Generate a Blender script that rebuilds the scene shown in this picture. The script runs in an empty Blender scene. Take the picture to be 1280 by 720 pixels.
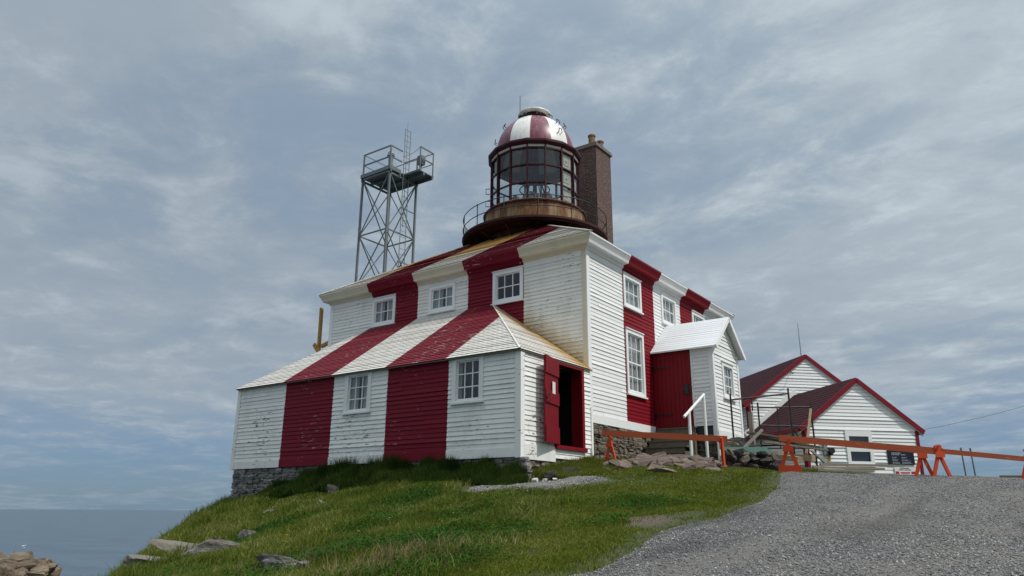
import bpy, bmesh, math, random
import numpy as np
from mathutils import Vector, Matrix, noise as mnoise
R = math.radians
rnd = random.Random(7)
sc = bpy.context.scene
COL = sc.collection

# ------------------------------------------------------------------ camera, sky, sun, exposure
# the house front (south side) is the plane y=0, its sunny side the plane x=0, z=0 is eye level
PITCH, ROLL, YAW = 0.2931, -0.0068, 0.62875
fw0 = Vector((-math.sin(YAW), math.cos(YAW), 0)); rt0 = Vector((math.cos(YAW), math.sin(YAW), 0))
fw = fw0*math.cos(PITCH) + Vector((0, 0, math.sin(PITCH)))
up0 = Vector((0, 0, math.cos(PITCH))) - fw0*math.sin(PITCH)
upv = up0*math.cos(ROLL) + rt0*math.sin(ROLL)
rtv = rt0*math.cos(ROLL) - up0*math.sin(ROLL)
cam = bpy.data.cameras.new('camera'); camo = bpy.data.objects.new('camera', cam); COL.objects.link(camo)
m = Matrix((rtv, upv, -fw)).transposed().to_4x4(); m.translation = (10.28, -17.787, 0.0)
camo.matrix_world = m
cam.sensor_width = 36.0; cam.lens = 36*927.42/1280
cam.clip_start = 0.1; cam.clip_end = 90000
sc.camera = camo
sc.view_settings.view_transform = 'Standard'; sc.view_settings.look = 'None'
sc.view_settings.exposure = 0.0; sc.view_settings.gamma = 1.0; sc.view_settings.use_curve_mapping = False

SUN_EL, SUN_AZ = R(54), math.atan2(0.98, 0.13)      # azimuth clockwise from +y
sdir = Vector((math.sin(SUN_AZ)*math.cos(SUN_EL), math.cos(SUN_AZ)*math.cos(SUN_EL), math.sin(SUN_EL)))
sun = bpy.data.lights.new('sun', 'SUN'); sun.energy = 3.0; sun.angle = R(2.0); sun.color = (1.0, 0.96, 0.9)
suno = bpy.data.objects.new('sun', sun); COL.objects.link(suno)
suno.rotation_euler = sdir.to_track_quat('Z', 'Y').to_euler()

class NT:
    """tiny node helper"""
    def __init__(s, nt): s.nt = nt
    def n(s, t, **kw):
        nd = s.nt.nodes.new(t)
        for k, v in kw.items():
            if k.startswith('i_'):
                key = k[2:]; key = int(key) if key.isdigit() else key.replace('_', ' ')
                s.set(nd.inputs[key], v)
            else: setattr(nd, k, v)
        return nd
    def set(s, inp, v):
        if hasattr(v, 'is_output') or isinstance(v, bpy.types.NodeSocket): s.nt.links.new(v, inp)
        elif isinstance(v, bpy.types.Node): s.nt.links.new(v.outputs[0], inp)
        else:
            if inp.type == 'RGBA' and len(v) == 3: v = (*v, 1)
            inp.default_value = v
    def math(s, op, a, b=0.0, c=None, clamp=False):
        nd = s.nt.nodes.new('ShaderNodeMath'); nd.operation = op; nd.use_clamp = clamp
        s.set(nd.inputs[0], a); s.set(nd.inputs[1], b)
        if c is not None: s.set(nd.inputs[2], c)
        return nd.outputs[0]
    def mix(s, f, a, b, blend='MIX'):
        nd = s.nt.nodes.new('ShaderNodeMix'); nd.data_type = 'RGBA'; nd.blend_type = blend
        s.set(nd.inputs[0], f); s.set(nd.inputs[6], a); s.set(nd.inputs[7], b)
        return nd.outputs[2]
    def rng(s, v, a, b, c=0.0, d=1.0, smooth=True):
        nd = s.nt.nodes.new('ShaderNodeMapRange'); nd.interpolation_type = 'SMOOTHSTEP' if smooth else 'LINEAR'
        s.set(nd.inputs[0], v)
        for i, x in zip((1, 2, 3, 4), (a, b, c, d)): nd.inputs[i].default_value = x
        return nd.outputs[0]
    def noise(s, vec, scale, detail=4, rough=0.55, dist=0.0):
        nd = s.nt.nodes.new('ShaderNodeTexNoise'); s.set(nd.inputs['Vector'], vec)
        nd.inputs['Scale'].default_value = scale; nd.inputs['Detail'].default_value = detail
        nd.inputs['Roughness'].default_value = rough; nd.inputs['Distortion'].default_value = dist
        return nd.outputs[0]
    def mapv(s, vec, scale=(1, 1, 1), loc=(0, 0, 0), rot=(0, 0, 0)):
        nd = s.nt.nodes.new('ShaderNodeMapping'); s.set(nd.inputs['Vector'], vec)
        nd.inputs['Scale'].default_value = scale; nd.inputs['Location'].default_value = loc; nd.inputs['Rotation'].default_value = rot
        return nd.outputs[0]

world = bpy.data.worlds.new('World'); sc.world = world; world.use_nodes = True
wt = world.node_tree; wt.nodes.clear(); W = NT(wt)
sky = W.n('ShaderNodeTexSky', sky_type='NISHITA', sun_disc=False)
sky.sun_elevation = SUN_EL; sky.sun_rotation = SUN_AZ; sky.altitude = 30; sky.air_density = 1.0; sky.dust_density = 1.2
tc = W.n('ShaderNodeTexCoord')
sep = W.n('ShaderNodeSeparateXYZ', i_0=tc.outputs['Generated'])
dz = W.math('MAXIMUM', sep.outputs[2], 0.0)
den = W.math('ADD', dz, 0.10)
px = W.math('DIVIDE', sep.outputs[0], den); py = W.math('DIVIDE', sep.outputs[1], den)
cv = W.n('ShaderNodeCombineXYZ', i_0=px, i_1=py, i_2=0.0).outputs[0]
cv1 = W.mapv(cv, (0.62, 1.0, 1), (3.1, 1.7, 0), (0, 0, R(25)))
big = W.noise(cv1, 0.55, 5, 0.55, 0.4)
med = W.noise(W.mapv(cv, (1.0, 1.15, 1), (7.3, 2.2, 0), (0, 0, R(35))), 2.7, 9, 0.64, 0.25)
fine = W.noise(W.mapv(cv, (1, 1.3, 1), (1.3, 9.2, 0), (0, 0, R(60))), 6.0, 7, 0.6, 0.5)
# a broken layer of high cloud: cover thins to clear air low over the sea
elev = W.rng(sep.outputs[2], 0.02, 0.20)
cover = W.math('ADD', W.rng(big, 0.34, 0.58, -0.12, 0.30), W.math('MULTIPLY', elev, 0.95))
cover = W.math('ADD', cover, W.rng(med, 0.35, 0.68, -0.15, 0.20), clamp=True)
cover = W.math('MULTIPLY', cover, 0.96)
sunv = W.n('ShaderNodeVectorMath', operation='DOT_PRODUCT', i_0=tc.outputs['Generated'], i_1=tuple(sdir)).outputs['Value']
bright = W.rng(sunv, -0.15, 0.62, 0.0, 1.0)
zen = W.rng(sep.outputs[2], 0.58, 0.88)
puff = W.math('MULTIPLY', W.rng(med, 0.47, 0.68), W.rng(fine, 0.36, 0.64))
puff = W.math('MULTIPLY', puff, W.math('ADD', W.math('MULTIPLY', bright, 0.7), 0.35), clamp=True)
base_c = W.mix(W.rng(big, 0.35, 0.65), (2.95, 3.58, 4.30), (3.40, 4.02, 4.68))
base_c = W.mix(W.rng(fine, 0.3, 0.7, 0.0, 0.22), base_c, (3.4, 4.1, 4.8))
base_c = W.mix(W.rng(med, 0.40, 0.66, 0.0, 0.38), base_c, (4.1, 4.75, 5.25))
lit = W.math('MULTIPLY', bright, W.rng(W.math('ADD', W.math('MULTIPLY', med, 0.6), W.math('MULTIPLY', big, 0.4)), 0.34, 0.62, 0.45, 1.0))
base_c = W.mix(lit, base_c, (5.4, 6.2, 6.7))
base_c = W.mix(W.math('MULTIPLY', puff, 0.8), base_c, (6.2, 6.95, 7.4))
base_c = W.mix(zen, base_c, (13.0, 13.6, 14.2))  # overhead cloud, out of view, brightened as added fill for the shaded walls
# clear air between the clouds: the Nishita sky cooled by the sea haze
skyc = W.n('ShaderNodeHueSaturation', i_Saturation=0.9, i_Value=0.75, i_Color=sky.outputs[0]).outputs[0]
clear = W.mix(W.rng(sep.outputs[2], 0.0, 0.10), (1.75, 2.85, 3.95), (1.50, 2.80, 4.60))
skyc = W.mix(0.80, skyc, clear)
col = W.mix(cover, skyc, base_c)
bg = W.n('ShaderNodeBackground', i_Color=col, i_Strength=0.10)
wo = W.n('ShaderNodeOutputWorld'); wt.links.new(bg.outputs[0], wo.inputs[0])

# ------------------------------------------------------------------ materials
def mat(name):
    mt = bpy.data.materials.new(name); mt.use_nodes = True
    t = mt.node_tree; t.nodes.clear(); N = NT(t)
    p = N.n('ShaderNodeBsdfPrincipled'); o = N.n('ShaderNodeOutputMaterial'); t.links.new(p.outputs[0], o.inputs[0])
    g = N.n('ShaderNodeNewGeometry')
    return mt, N, p, g
def simple(name, c, rough=0.6, metal=0.0, var=0.15, scale=4.0, bump=0.0, bscale=40):
    mt, N, p, g = mat(name)
    n = N.noise(g.outputs['Position'], scale, 5)
    N.set(p.inputs['Base Color'], N.mix(n, tuple(x*(1-var) for x in c), tuple(min(1, x*(1+var)) for x in c)))
    p.inputs['Roughness'].default_value = rough; p.inputs['Metallic'].default_value = metal
    if rough >= 0.5 and not metal: p.inputs['Specular IOR Level'].default_value = 0.2
    if bump:
        b = N.n('ShaderNodeBump', i_Strength=bump, i_Distance=0.01, i_Height=N.noise(g.outputs['Position'], bscale, 4))
        N.set(p.inputs['Normal'], b.outputs[0])
    return mt
def paint(name, c, under=(0.20, 0.17, 0.14), peel=0.72, dirt=0.25, dirtc=(0.35, 0.33, 0.28), rough=0.65, extra=None, shingle=False, spec=0.2):
    mt, N, p, g = mat(name)
    pos = g.outputs['Position']
    isl = g.outputs['Random Per Island']
    col = N.mix(isl, tuple(x*0.94 for x in c), tuple(min(1, x*1.04) for x in c))
    d1 = N.rng(N.noise(N.mapv(pos, (1, 1, 0.35)), 2.1, 6, 0.6), 0.45, 0.78)
    col = N.mix(N.math('MULTIPLY', d1, dirt), col, dirtc)
    # paint flaking along the boards, in patches
    fl = N.noise(N.mapv(pos, (3.0, 3.0, 16.0)), 1.6, 6, 0.62)
    patch = N.noise(pos, 0.8, 3, 0.5)
    pm = N.rng(N.math('ADD', fl, N.rng(patch, 0.35, 0.75, -0.07, 0.07)), peel, peel+0.035)
    col = N.mix(pm, col, under)
    if shingle:
        uv = N.n('ShaderNodeUVMap').outputs[0]
        br = N.n('ShaderNodeTexBrick', i_Vector=uv, i_Scale=1.0)
        br.inputs['Brick Width'].default_value = 0.16; br.inputs['Row Height'].default_value = 0.13
        br.inputs['Mortar Size'].default_value = 0.006; br.inputs['Color1'].default_value = (1, 1, 1, 1)
        br.inputs['Color2'].default_value = (0.86, 0.86, 0.86, 1); br.inputs['Mortar'].default_value = (0.45, 0.42, 0.40, 1)
        col = N.mix(1.0, col, br.outputs[0], 'MULTIPLY')
    if extra: col = extra(N, pos, col)
    N.set(p.inputs['Base Color'], col)
    p.inputs['Roughness'].default_value = rough; p.inputs['Specular IOR Level'].default_value = spec
    b = N.n('ShaderNodeBump', i_Strength=0.25, i_Distance=0.006, i_Height=N.math('SUBTRACT', N.noise(N.mapv(pos, (2, 2, 14)), 5, 4), pm))
    N.set(p.inputs['Normal'], b.outputs[0])
    return mt
def stain_roof(N, pos, col):
    s = N.n('ShaderNodeSeparateXYZ', i_0=pos)
    nz = N.noise(pos, 2.4, 6, 0.65)
    up = N.math('MULTIPLY', N.rng(s.outputs[2], 8.1, 9.5), N.rng(s.outputs[0], -2.6, -4.2))
    wall = N.math('MULTIPLY', N.rng(s.outputs[1], -1.5, -0.05), N.rng(s.outputs[0], -3.6, -2.0))
    wall = N.math('MULTIPLY', wall, N.rng(s.outputs[2], 7.2, 6.8))
    wall = N.math('MULTIPLY', wall, N.rng(s.outputs[1], 0.4, 0.1))
    mk = N.math('MULTIPLY', N.math('MAXIMUM', up, wall), N.rng(nz, 0.2, 0.55, 0.5, 1.0), clamp=True)
    return N.mix(mk, col, (0.45, 0.27, 0.07))
def stain_wall(N, pos, col):
    # rusty run-off soaked into the boards just above the lean-to roof
    s = N.n('ShaderNodeSeparateXYZ', i_0=pos); nz = N.noise(N.mapv(pos, (2, 2, 0.6)), 2.0, 6, 0.65)
    ht = N.math('SUBTRACT', s.outputs[2], N.math('ADD', N.math('MULTIPLY', s.outputs[0], -0.70), 3.85))
    mk = N.math('MULTIPLY', N.rng(N.math('ADD', ht, N.math('MULTIPLY', nz, 0.5)), 1.05, 0.2), N.rng(s.outputs[0], -2.9, -2.0))
    return N.mix(N.math('MULTIPLY', mk, 0.75), col, (0.42, 0.31, 0.13))
M = {}
M['white'] = paint('white_paint', (0.74, 0.75, 0.74), peel=0.80, dirt=0.14, dirtc=(0.5, 0.48, 0.43))
M['white_worn'] = paint('weathered_white_paint', (0.78, 0.79, 0.755), peel=0.61, dirt=0.35, dirtc=(0.46, 0.43, 0.36))
M['wall_stained'] = paint('stained_white_paint', (0.73, 0.73, 0.69), peel=0.61, dirt=0.4, dirtc=(0.46, 0.42, 0.33), extra=stain_wall)
M['cream'] = paint('cream_paint', (0.62, 0.57, 0.44), peel=0.70, dirt=0.4, dirtc=(0.42, 0.34, 0.2))
M['red'] = paint('barn_red_paint', (0.185, 0.003, 0.010), under=(0.36, 0.22, 0.20), peel=0.77, dirt=0.2, dirtc=(0.16, 0.01, 0.02))
M['red_worn'] = paint('weathered_red_paint', (0.165, 0.004, 0.016), under=(0.40, 0.28, 0.28), peel=0.64, dirt=0.25, dirtc=(0.14, 0.012, 0.02))
M['roof_white'] = paint('white_roof_shingles', (0.70, 0.69, 0.64), peel=0.74, dirt=0.3, dirtc=(0.42, 0.38, 0.28), extra=stain_roof, shingle=True)
M['roof_new'] = paint('fresh_white_roof_paint', (0.70, 0.73, 0.75), peel=0.9, dirt=0.08, dirtc=(0.5, 0.5, 0.48))
M['roof_red'] = paint('red_roof_shingles', (0.19, 0.010, 0.024), under=(0.50, 0.38, 0.38), peel=0.62, dirt=0.2, dirtc=(0.14, 0.02, 0.03), shingle=True)
M['trim'] = paint('white_trim_paint', (0.76, 0.77, 0.76), peel=0.78, dirt=0.15, dirtc=(0.5, 0.47, 0.4))
M['door_red'] = paint('red_door_paint', (0.17, 0.004, 0.010), peel=0.9, dirt=0.1, dirtc=(0.2, 0.01, 0.015), rough=0.55)
M['dark_red'] = simple('maroon_iron', (0.042, 0.006, 0.012), 0.5, 0.0, 0.35, 5)
M['gallery'] = simple('rusty_gallery_iron', (0.040, 0.015, 0.014), 0.7, 0.0, 0.45, 6)
M['iron'] = simple('black_iron', (0.018, 0.017, 0.018), 0.5, 0.3, 0.3)
M['curtain'] = simple('curtain_cloth', (0.42, 0.43, 0.43), 0.9, 0, 0.08, 9)
M['dark'] = simple('interior_shade', (0.02, 0.02, 0.024), 0.9)  # near-black colour imitating the shade of unlit rooms
M['room'] = simple('dimmed_plaster', (0.05, 0.055, 0.062), 0.9)  # tone lowered to near black so the inside looks unlit
M['galv'] = simple('galvanised_steel', (0.16, 0.18, 0.185), 0.5, 0.4, 0.3, 6)
M['shed_roof'] = simple('maroon_asphalt_shingles', (0.034, 0.008, 0.012), 0.9, 0, 0.35, 14, 0.4, 60)
M['shed_trim'] = simple('crimson_trim_paint', (0.17, 0.008, 0.018), 0.6, 0, 0.15)
M['shed_white'] = simple('white_vinyl_siding', (0.74, 0.75, 0.74), 0.5, 0, 0.05)
M['orange'] = paint('orange_barrier_paint', (0.50, 0.062, 0.018), under=(0.30, 0.19, 0.11), peel=0.66, dirt=0.3, dirtc=(0.30, 0.05, 0.02))
M['plank_orange'] = paint('faded_orange_plank_paint', (0.33, 0.075, 0.030), under=(0.30, 0.22, 0.14), peel=0.62, dirt=0.5, dirtc=(0.26, 0.07, 0.03))
M['wood'] = simple('raw_timber', (0.33, 0.25, 0.16), 0.8, 0, 0.3, 9, 0.3, 30)
M['greywood'] = simple('weathered_timber', (0.24, 0.22, 0.19), 0.85, 0, 0.35, 9, 0.3, 30)
M['stepwood'] = simple('dark_step_timber', (0.135, 0.12, 0.09), 0.8, 0, 0.35, 6, 0.3, 30)
M['ochre'] = simple('ochre_timber', (0.36, 0.20, 0.06), 0.8, 0, 0.4, 5)
M['green'] = simple('green_board', (0.032, 0.085, 0.066), 0.7, 0, 0.25, 7)
M['navy'] = simple('navy_sign_face', (0.012, 0.017, 0.032), 0.5, 0, 0.1)
M['signwhite'] = simple('sign_white', (0.66, 0.66, 0.66), 0.5, 0, 0.05)
M['signgrey'] = simple('sign_lettering_grey', (0.32, 0.33, 0.36), 0.5, 0, 0.05)
M['signred'] = simple('sign_red', (0.42, 0.015, 0.035), 0.5, 0, 0.05)
M['signblack'] = simple('sign_black', (0.02, 0.02, 0.02), 0.5, 0, 0.05)
M['meter'] = simple('grey_meter_enamel', (0.22, 0.23, 0.24), 0.5, 0.2, 0.1)
M['pot'] = simple('buff_chimney_clay', (0.22, 0.13, 0.065), 0.8, 0, 0.35, 8)
M['cap'] = simple('chimney_cap_concrete', (0.16, 0.15, 0.13), 0.9, 0, 0.3, 7)
M['plastic'] = simple('white_scrap_plastic', (0.5, 0.5, 0.48), 0.5, 0, 0.2)
M['bird'] = simple('white_feathers', (0.8, 0.8, 0.8), 0.8, 0, 0.05)
M['yellow'] = simple('yellow_stain', (0.45, 0.36, 0.08), 0.8)
M['reflector'] = simple('polished_reflector', (0.55, 0.56, 0.55), 0.2, 0.8, 0.1)
M['panel'] = simple('lantern_blind_panel', (0.50, 0.47, 0.40), 0.8, 0, 0.25, 3)

def mk_glass():
    mt = bpy.data.materials.new('window_glass'); mt.use_nodes = True
    t = mt.node_tree; t.nodes.clear(); N = NT(t)
    tr = N.n('ShaderNodeBsdfTransparent', i_Color=(0.80, 0.84, 0.84)); gl = N.n('ShaderNodeBsdfGlossy', i_Color=(0.9, 0.95, 1.0), i_Roughness=0.03)
    geo = N.n('ShaderNodeNewGeometry'); b = N.n('ShaderNodeBump', i_Strength=0.05, i_Distance=0.02, i_Height=N.noise(geo.outputs['Position'], 3, 2))
    N.set(gl.inputs['Normal'], b.outputs[0])
    dt = N.n('ShaderNodeVectorMath', operation='DOT_PRODUCT', i_0=geo.outputs['Normal'], i_1=geo.outputs['Incoming']).outputs['Value']
    f = N.math('ADD', N.math('MULTIPLY', N.math('POWER', N.math('SUBTRACT', 1.0, N.math('ABSOLUTE', dt)), 5.0), 0.9), 0.07)
    mx = N.n('ShaderNodeMixShader', i_0=f, i_1=tr.outputs[0], i_2=gl.outputs[0])
    o = N.n('ShaderNodeOutputMaterial'); t.links.new(mx.outputs[0], o.inputs[0]); return mt
M['glass'] = mk_glass()

def mk_rust():
    mt, N, p, g = mat('rusted_cream_iron'); pos = g.outputs['Position']
    s = N.n('ShaderNodeSeparateXYZ', i_0=pos)
    a = N.noise(N.mapv(pos, (1, 1, 0.3)), 2.3, 7, 0.65); b2 = N.noise(pos, 9, 5, 0.6)
    rim = N.rng(s.outputs[2], 11.05, 11.5)
    low = N.rng(s.outputs[2], 10.75, 10.35)
    k = N.math('ADD', N.math('ADD', a, N.math('MULTIPLY', rim, 0.16)), N.math('MULTIPLY', low, 0.2))
    c = N.mix(N.rng(k, 0.40, 0.58), (0.29, 0.225, 0.13), (0.155, 0.062, 0.020))
    c = N.mix(N.rng(k, 0.55, 0.72), c, (0.06, 0.022, 0.012))
    c = N.mix(N.math('MULTIPLY', N.rng(b2, 0.5, 0.7), 0.4), c, (0.28, 0.12, 0.035))
    N.set(p.inputs['Base Color'], c); p.inputs['Roughness'].default_value = 0.85
    bp = N.n('ShaderNodeBump', i_Strength=0.3, i_Distance=0.01, i_Height=b2); N.set(p.inputs['Normal'], bp.outputs[0]); return mt
M['rust'] = mk_rust()
def mk_dome(name, c, dirt):
    mt, N, p, g = mat(name); pos = g.outputs['Position']
    st = N.noise(N.mapv(pos, (5, 5, 0.5)), 2.2, 6, 0.65)
    N.set(p.inputs['Base Color'], N.mix(N.rng(st, 0.42, 0.8), c, dirt)); p.inputs['Roughness'].default_value = 0.38; return mt
M['dome_white'] = mk_dome('dome_white_enamel', (0.74, 0.74, 0.71), (0.55, 0.52, 0.42))
M['dome_red'] = mk_dome('dome_maroon_enamel', (0.135, 0.018, 0.042), (0.27, 0.12, 0.15))
def mk_brick():
    mt, N, p, g = mat('chimney_brick')
    uv = N.n('ShaderNodeUVMap').outputs[0]
    br = N.n('ShaderNodeTexBrick', i_Vector=uv, i_Scale=1.0)
    br.inputs['Brick Width'].default_value = 0.21; br.inputs['Row Height'].default_value = 0.073; br.inputs['Mortar Size'].default_value = 0.009
    br.inputs['Color1'].default_value = (0.085, 0.034, 0.028, 1); br.inputs['Color2'].default_value = (0.028, 0.017, 0.019, 1); br.inputs['Mortar'].default_value = (0.16, 0.13, 0.115, 1)
    n = N.noise(g.outputs['Position'], 7, 5, 0.7)
    n2 = N.noise(g.outputs['Position'], 16, 3, 0.7)
    c = N.mix(N.rng(n, 0.40, 0.7), br.outputs[0], (0.10, 0.05, 0.04))
    c = N.mix(N.rng(n2, 0.54, 0.62), c, (0.20, 0.14, 0.11))
    N.set(p.inputs['Base Color'], c); p.inputs['Roughness'].default_value = 0.9
    b = N.n('ShaderNodeBump', i_Strength=0.7, i_Distance=0.02, i_Height=N.math('ADD', br.outputs['Fac'], n)); b.invert = True
    N.set(p.inputs['Normal'], b.outputs[0]); return mt
M['brick'] = mk_brick()
def mk_stone(name, c1, c2, c3, sc1=1.6, lay=3.0):
    mt, N, p, g = mat(name); pos = g.outputs['Position']
    a = N.noise(N.mapv(pos, (1, 1, lay), (0, 0, 0), (0.35, 0.2, 0)), sc1, 7, 0.65)
    b2 = N.noise(pos, 11, 6, 0.7)
    c = N.mix(N.rng(a, 0.35, 0.62), c1, c2); c = N.mix(N.rng(b2, 0.5, 0.72), c, c3)
    c = N.mix(N.math('MULTIPLY', g.outputs['Random Per Island'], 0.45), c, tuple(x*0.45 for x in c1))
    N.set(p.inputs['Base Color'], c); p.inputs['Roughness'].default_value = 0.92
    h = N.math('ADD', N.noise(N.mapv(pos, (1, 1, lay), (0, 0, 0), (0.35, 0.2, 0)), 6, 7, 0.7), N.math('MULTIPLY', b2, 0.3))
    bp = N.n('ShaderNodeBump', i_Strength=0.9, i_Distance=0.05, i_Height=h); N.set(p.inputs['Normal'], bp.outputs[0]); return mt
M['stone_grey'] = mk_stone('grey_rubble_stone', (0.15, 0.145, 0.14), (0.26, 0.25, 0.24), (0.35, 0.34, 0.31))
M['stone_tan'] = mk_stone('tan_bedrock', (0.12, 0.09, 0.062), (0.23, 0.18, 0.125), (0.18, 0.155, 0.125))
M['stone_pink'] = mk_stone('pinkish_bedrock', (0.095, 0.072, 0.058), (0.25, 0.19, 0.15), (0.19, 0.17, 0.15), 2.6, 6.0)
M['stone_brown'] = mk_stone('brown_rubble_stone', (0.13, 0.105, 0.08), (0.22, 0.18, 0.135), (0.25, 0.225, 0.19))
M['stone_dark'] = mk_stone('dark_field_stone', (0.035, 0.035, 0.036), (0.08, 0.075, 0.068), (0.16, 0.14, 0.11))
M['stone_ledge'] = mk_stone('grey_ledge_rock', (0.14, 0.13, 0.11), (0.25, 0.225, 0.19), (0.32, 0.30, 0.26), 1.8, 3.0)
def ruts(N, pos):
    # two compacted wheel tracks up the drive, wandering a little
    s = N.n('ShaderNodeSeparateXYZ', i_0=pos)
    xx = N.math('ADD', s.outputs[0], N.math('MULTIPLY', s.outputs[1], -0.10))
    xx = N.math('ADD', xx, N.math('MULTIPLY', N.math('SUBTRACT', N.noise(pos, 0.35, 3), 0.5), 1.6))
    a = N.rng(N.math('ABSOLUTE', N.math('SUBTRACT', xx, 8.2)), 0.42, 0.08); b = N.rng(N.math('ABSOLUTE', N.math('SUBTRACT', xx, 9.9)), 0.42, 0.08)
    return N.math('MULTIPLY', N.math('MAXIMUM', a, b), N.rng(N.noise(pos, 1.5, 4), 0.3, 0.55))
def mk_gravel(name='grey_gravel', c=(0.20, 0.20, 0.197), ck=(0.06, 0.06, 0.06), cw=(0.5, 0.5, 0.49)):
    mt, N, p, g = mat(name); pos = g.outputs['Position']
    v = N.n('ShaderNodeTexVoronoi', i_Vector=pos, i_Scale=80.0); v2 = N.n('ShaderNodeTexVoronoi', i_Vector=pos, i_Scale=160.0)
    s = N.n('ShaderNodeSeparateColor', i_0=v.outputs['Color'])
    cc = N.mix(s.outputs[0], ck, c); cc = N.mix(N.rng(s.outputs[1], 0.72, 0.95), cc, cw)
    big = N.noise(pos, 0.7, 6, 0.65)
    trk = N.noise(N.mapv(pos, (1.1, 0.16, 1), (0, 0, 0), (0, 0, R(-14))), 1.0, 5, 0.6)
    cc = N.mix(N.math('MULTIPLY', N.rng(big, 0.45, 0.66), 0.55), cc, (0.25, 0.235, 0.205))
    cc = N.mix(N.math('MULTIPLY', N.rng(trk, 0.50, 0.66), 0.55), cc, (0.29, 0.285, 0.27))
    cc = N.mix(N.math('MULTIPLY', N.rng(trk, 0.48, 0.34), 0.55), cc, (0.085, 0.085, 0.085))
    cc = N.mix(N.math('MULTIPLY', ruts(N, pos), 0.6), cc, (0.235, 0.225, 0.20))
    N.set(p.inputs['Base Color'], cc); p.inputs['Roughness'].default_value = 0.9
    h = N.math('ADD', N.math('MULTIPLY', v.outputs['Distance'], -1.0), N.math('MULTIPLY', v2.outputs['Distance'], -0.4))
    b = N.n('ShaderNodeBump', i_Strength=1.0, i_Distance=0.03, i_Height=h); N.set(p.inputs['Normal'], b.outputs[0]); return mt
M['gravel'] = mk_gravel()

def mk_pebble():
    mt, N, p, g = mat('gravel_stones'); r = g.outputs['Random Per Island']
    c = N.n('ShaderNodeValToRGB', i_0=r); e = c.color_ramp.elements
    e[0].position = 0; e[0].color = (0.05, 0.05, 0.05, 1); e[1].position = 1; e[1].color = (0.48, 0.48, 0.47, 1)
    x = e.new(0.5); x.color = (0.165, 0.165, 0.163, 1); x = e.new(0.85); x.color = (0.22, 0.22, 0.22, 1)
    pos = g.outputs['Position']; trk = N.noise(N.mapv(pos, (1.1, 0.16, 1), (0, 0, 0), (0, 0, R(-14))), 1.0, 5, 0.6)
    cc = N.mix(N.rng(trk, 0.50, 0.36, 0.0, 0.55), c.outputs[0], (0.07, 0.07, 0.07))
    cc = N.mix(N.rng(N.noise(pos, 0.7, 6, 0.65), 0.45, 0.66, 0.0, 0.5), cc, (0.27, 0.255, 0.225))
    N.set(p.inputs['Base Color'], cc); p.inputs['Roughness'].default_value = 0.9; return mt
M['pebble'] = mk_pebble()
def mk_ground():
    mt, N, p, g = mat('turf_soil'); pos = g.outputs['Position']
    a = N.noise(pos, 1.3, 7, 0.65); b2 = N.noise(pos, 14, 6, 0.7)
    c = N.mix(N.rng(b2, 0.35, 0.65), (0.024, 0.036, 0.010), (0.055, 0.070, 0.020))
    c = N.mix(N.rng(a, 0.55, 0.75), c, (0.075, 0.066, 0.032))
    nz = N.n('ShaderNodeSeparateXYZ', i_0=g.outputs['Normal'])
    c = N.mix(N.rng(nz.outputs[2], 0.78, 0.62), c, (0.13, 0.12, 0.10))
    # bare trodden soil by the gravel edge
    d = N.n('ShaderNodeVectorMath', operation='DISTANCE', i_0=N.mapv(pos, (1.0, 0.62, 0.0)), i_1=(5.0, -4.35, 0.0)).outputs['Value']
    bare = N.rng(N.math('ADD', d, N.math('MULTIPLY', a, 0.9)), 1.05, 0.6)
    c = N.mix(bare, c, (0.095, 0.072, 0.05))
    N.set(p.inputs['Base Color'], c); p.inputs['Roughness'].default_value = 0.95
    bp = N.n('ShaderNodeBump', i_Strength=0.8, i_Distance=0.06, i_Height=b2); N.set(p.inputs['Normal'], bp.outputs[0]); return mt
M['ground'] = mk_ground()
def mk_grass(name, cols, tl=0.35):
    mt = bpy.data.materials.new(name); mt.use_nodes = True; t = mt.node_tree; t.nodes.clear(); N = NT(t)
    g = N.n('ShaderNodeNewGeometry')
    pn = N.noise(g.outputs['Position'], 0.9, 5, 0.6)
    f = N.math('ADD', N.math('MULTIPLY', g.outputs['Random Per Island'], 0.62), N.rng(pn, 0.3, 0.7, 0.0, 0.38))
    c = N.n('ShaderNodeValToRGB', i_0=f); e = c.color_ramp.elements
    e[0].position = cols[0][0]; e[0].color = (*cols[0][1], 1); e[1].position = cols[-1][0]; e[1].color = (*cols[-1][1], 1)
    for p_, q in cols[1:-1]: x = e.new(p_); x.color = (*q, 1)
    d = N.n('ShaderNodeBsdfDiffuse', i_Color=c.outputs[0]); tr = N.n('ShaderNodeBsdfTranslucent', i_Color=c.outputs[0])
    mx = N.n('ShaderNodeMixShader', i_0=tl, i_1=d.outputs[0], i_2=tr.outputs[0])
    o = N.n('ShaderNodeOutputMaterial'); t.links.new(mx.outputs[0], o.inputs[0]); return mt
M['lawn'] = mk_grass('lawn_blades', [(0, (0.060, 0.080, 0.012)), (0.5, (0.135, 0.168, 0.022)), (0.85, (0.21, 0.225, 0.055)), (1, (0.31, 0.27, 0.12))])
M['meadow'] = mk_grass('meadow_blades', [(0, (0.034, 0.068, 0.010)), (0.45, (0.115, 0.158, 0.023)), (0.8, (0.23, 0.235, 0.065)), (1, (0.42, 0.36, 0.20))])
M['rank'] = mk_grass('rank_dark_blades', [(0, (0.018, 0.036, 0.009)), (0.6, (0.042, 0.074, 0.015)), (1, (0.085, 0.115, 0.03))])
M['clover'] = mk_grass('clover_leaf', [(0, (0.018, 0.055, 0.010)), (0.6, (0.040, 0.105, 0.018)), (1, (0.07, 0.15, 0.03))])
M['straw'] = mk_grass('straw_blades', [(0, (0.16, 0.12, 0.06)), (1, (0.30, 0.24, 0.13))])
M['flower_y'] = simple('yellow_petals', (0.55, 0.45, 0.05), 0.7)
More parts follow.
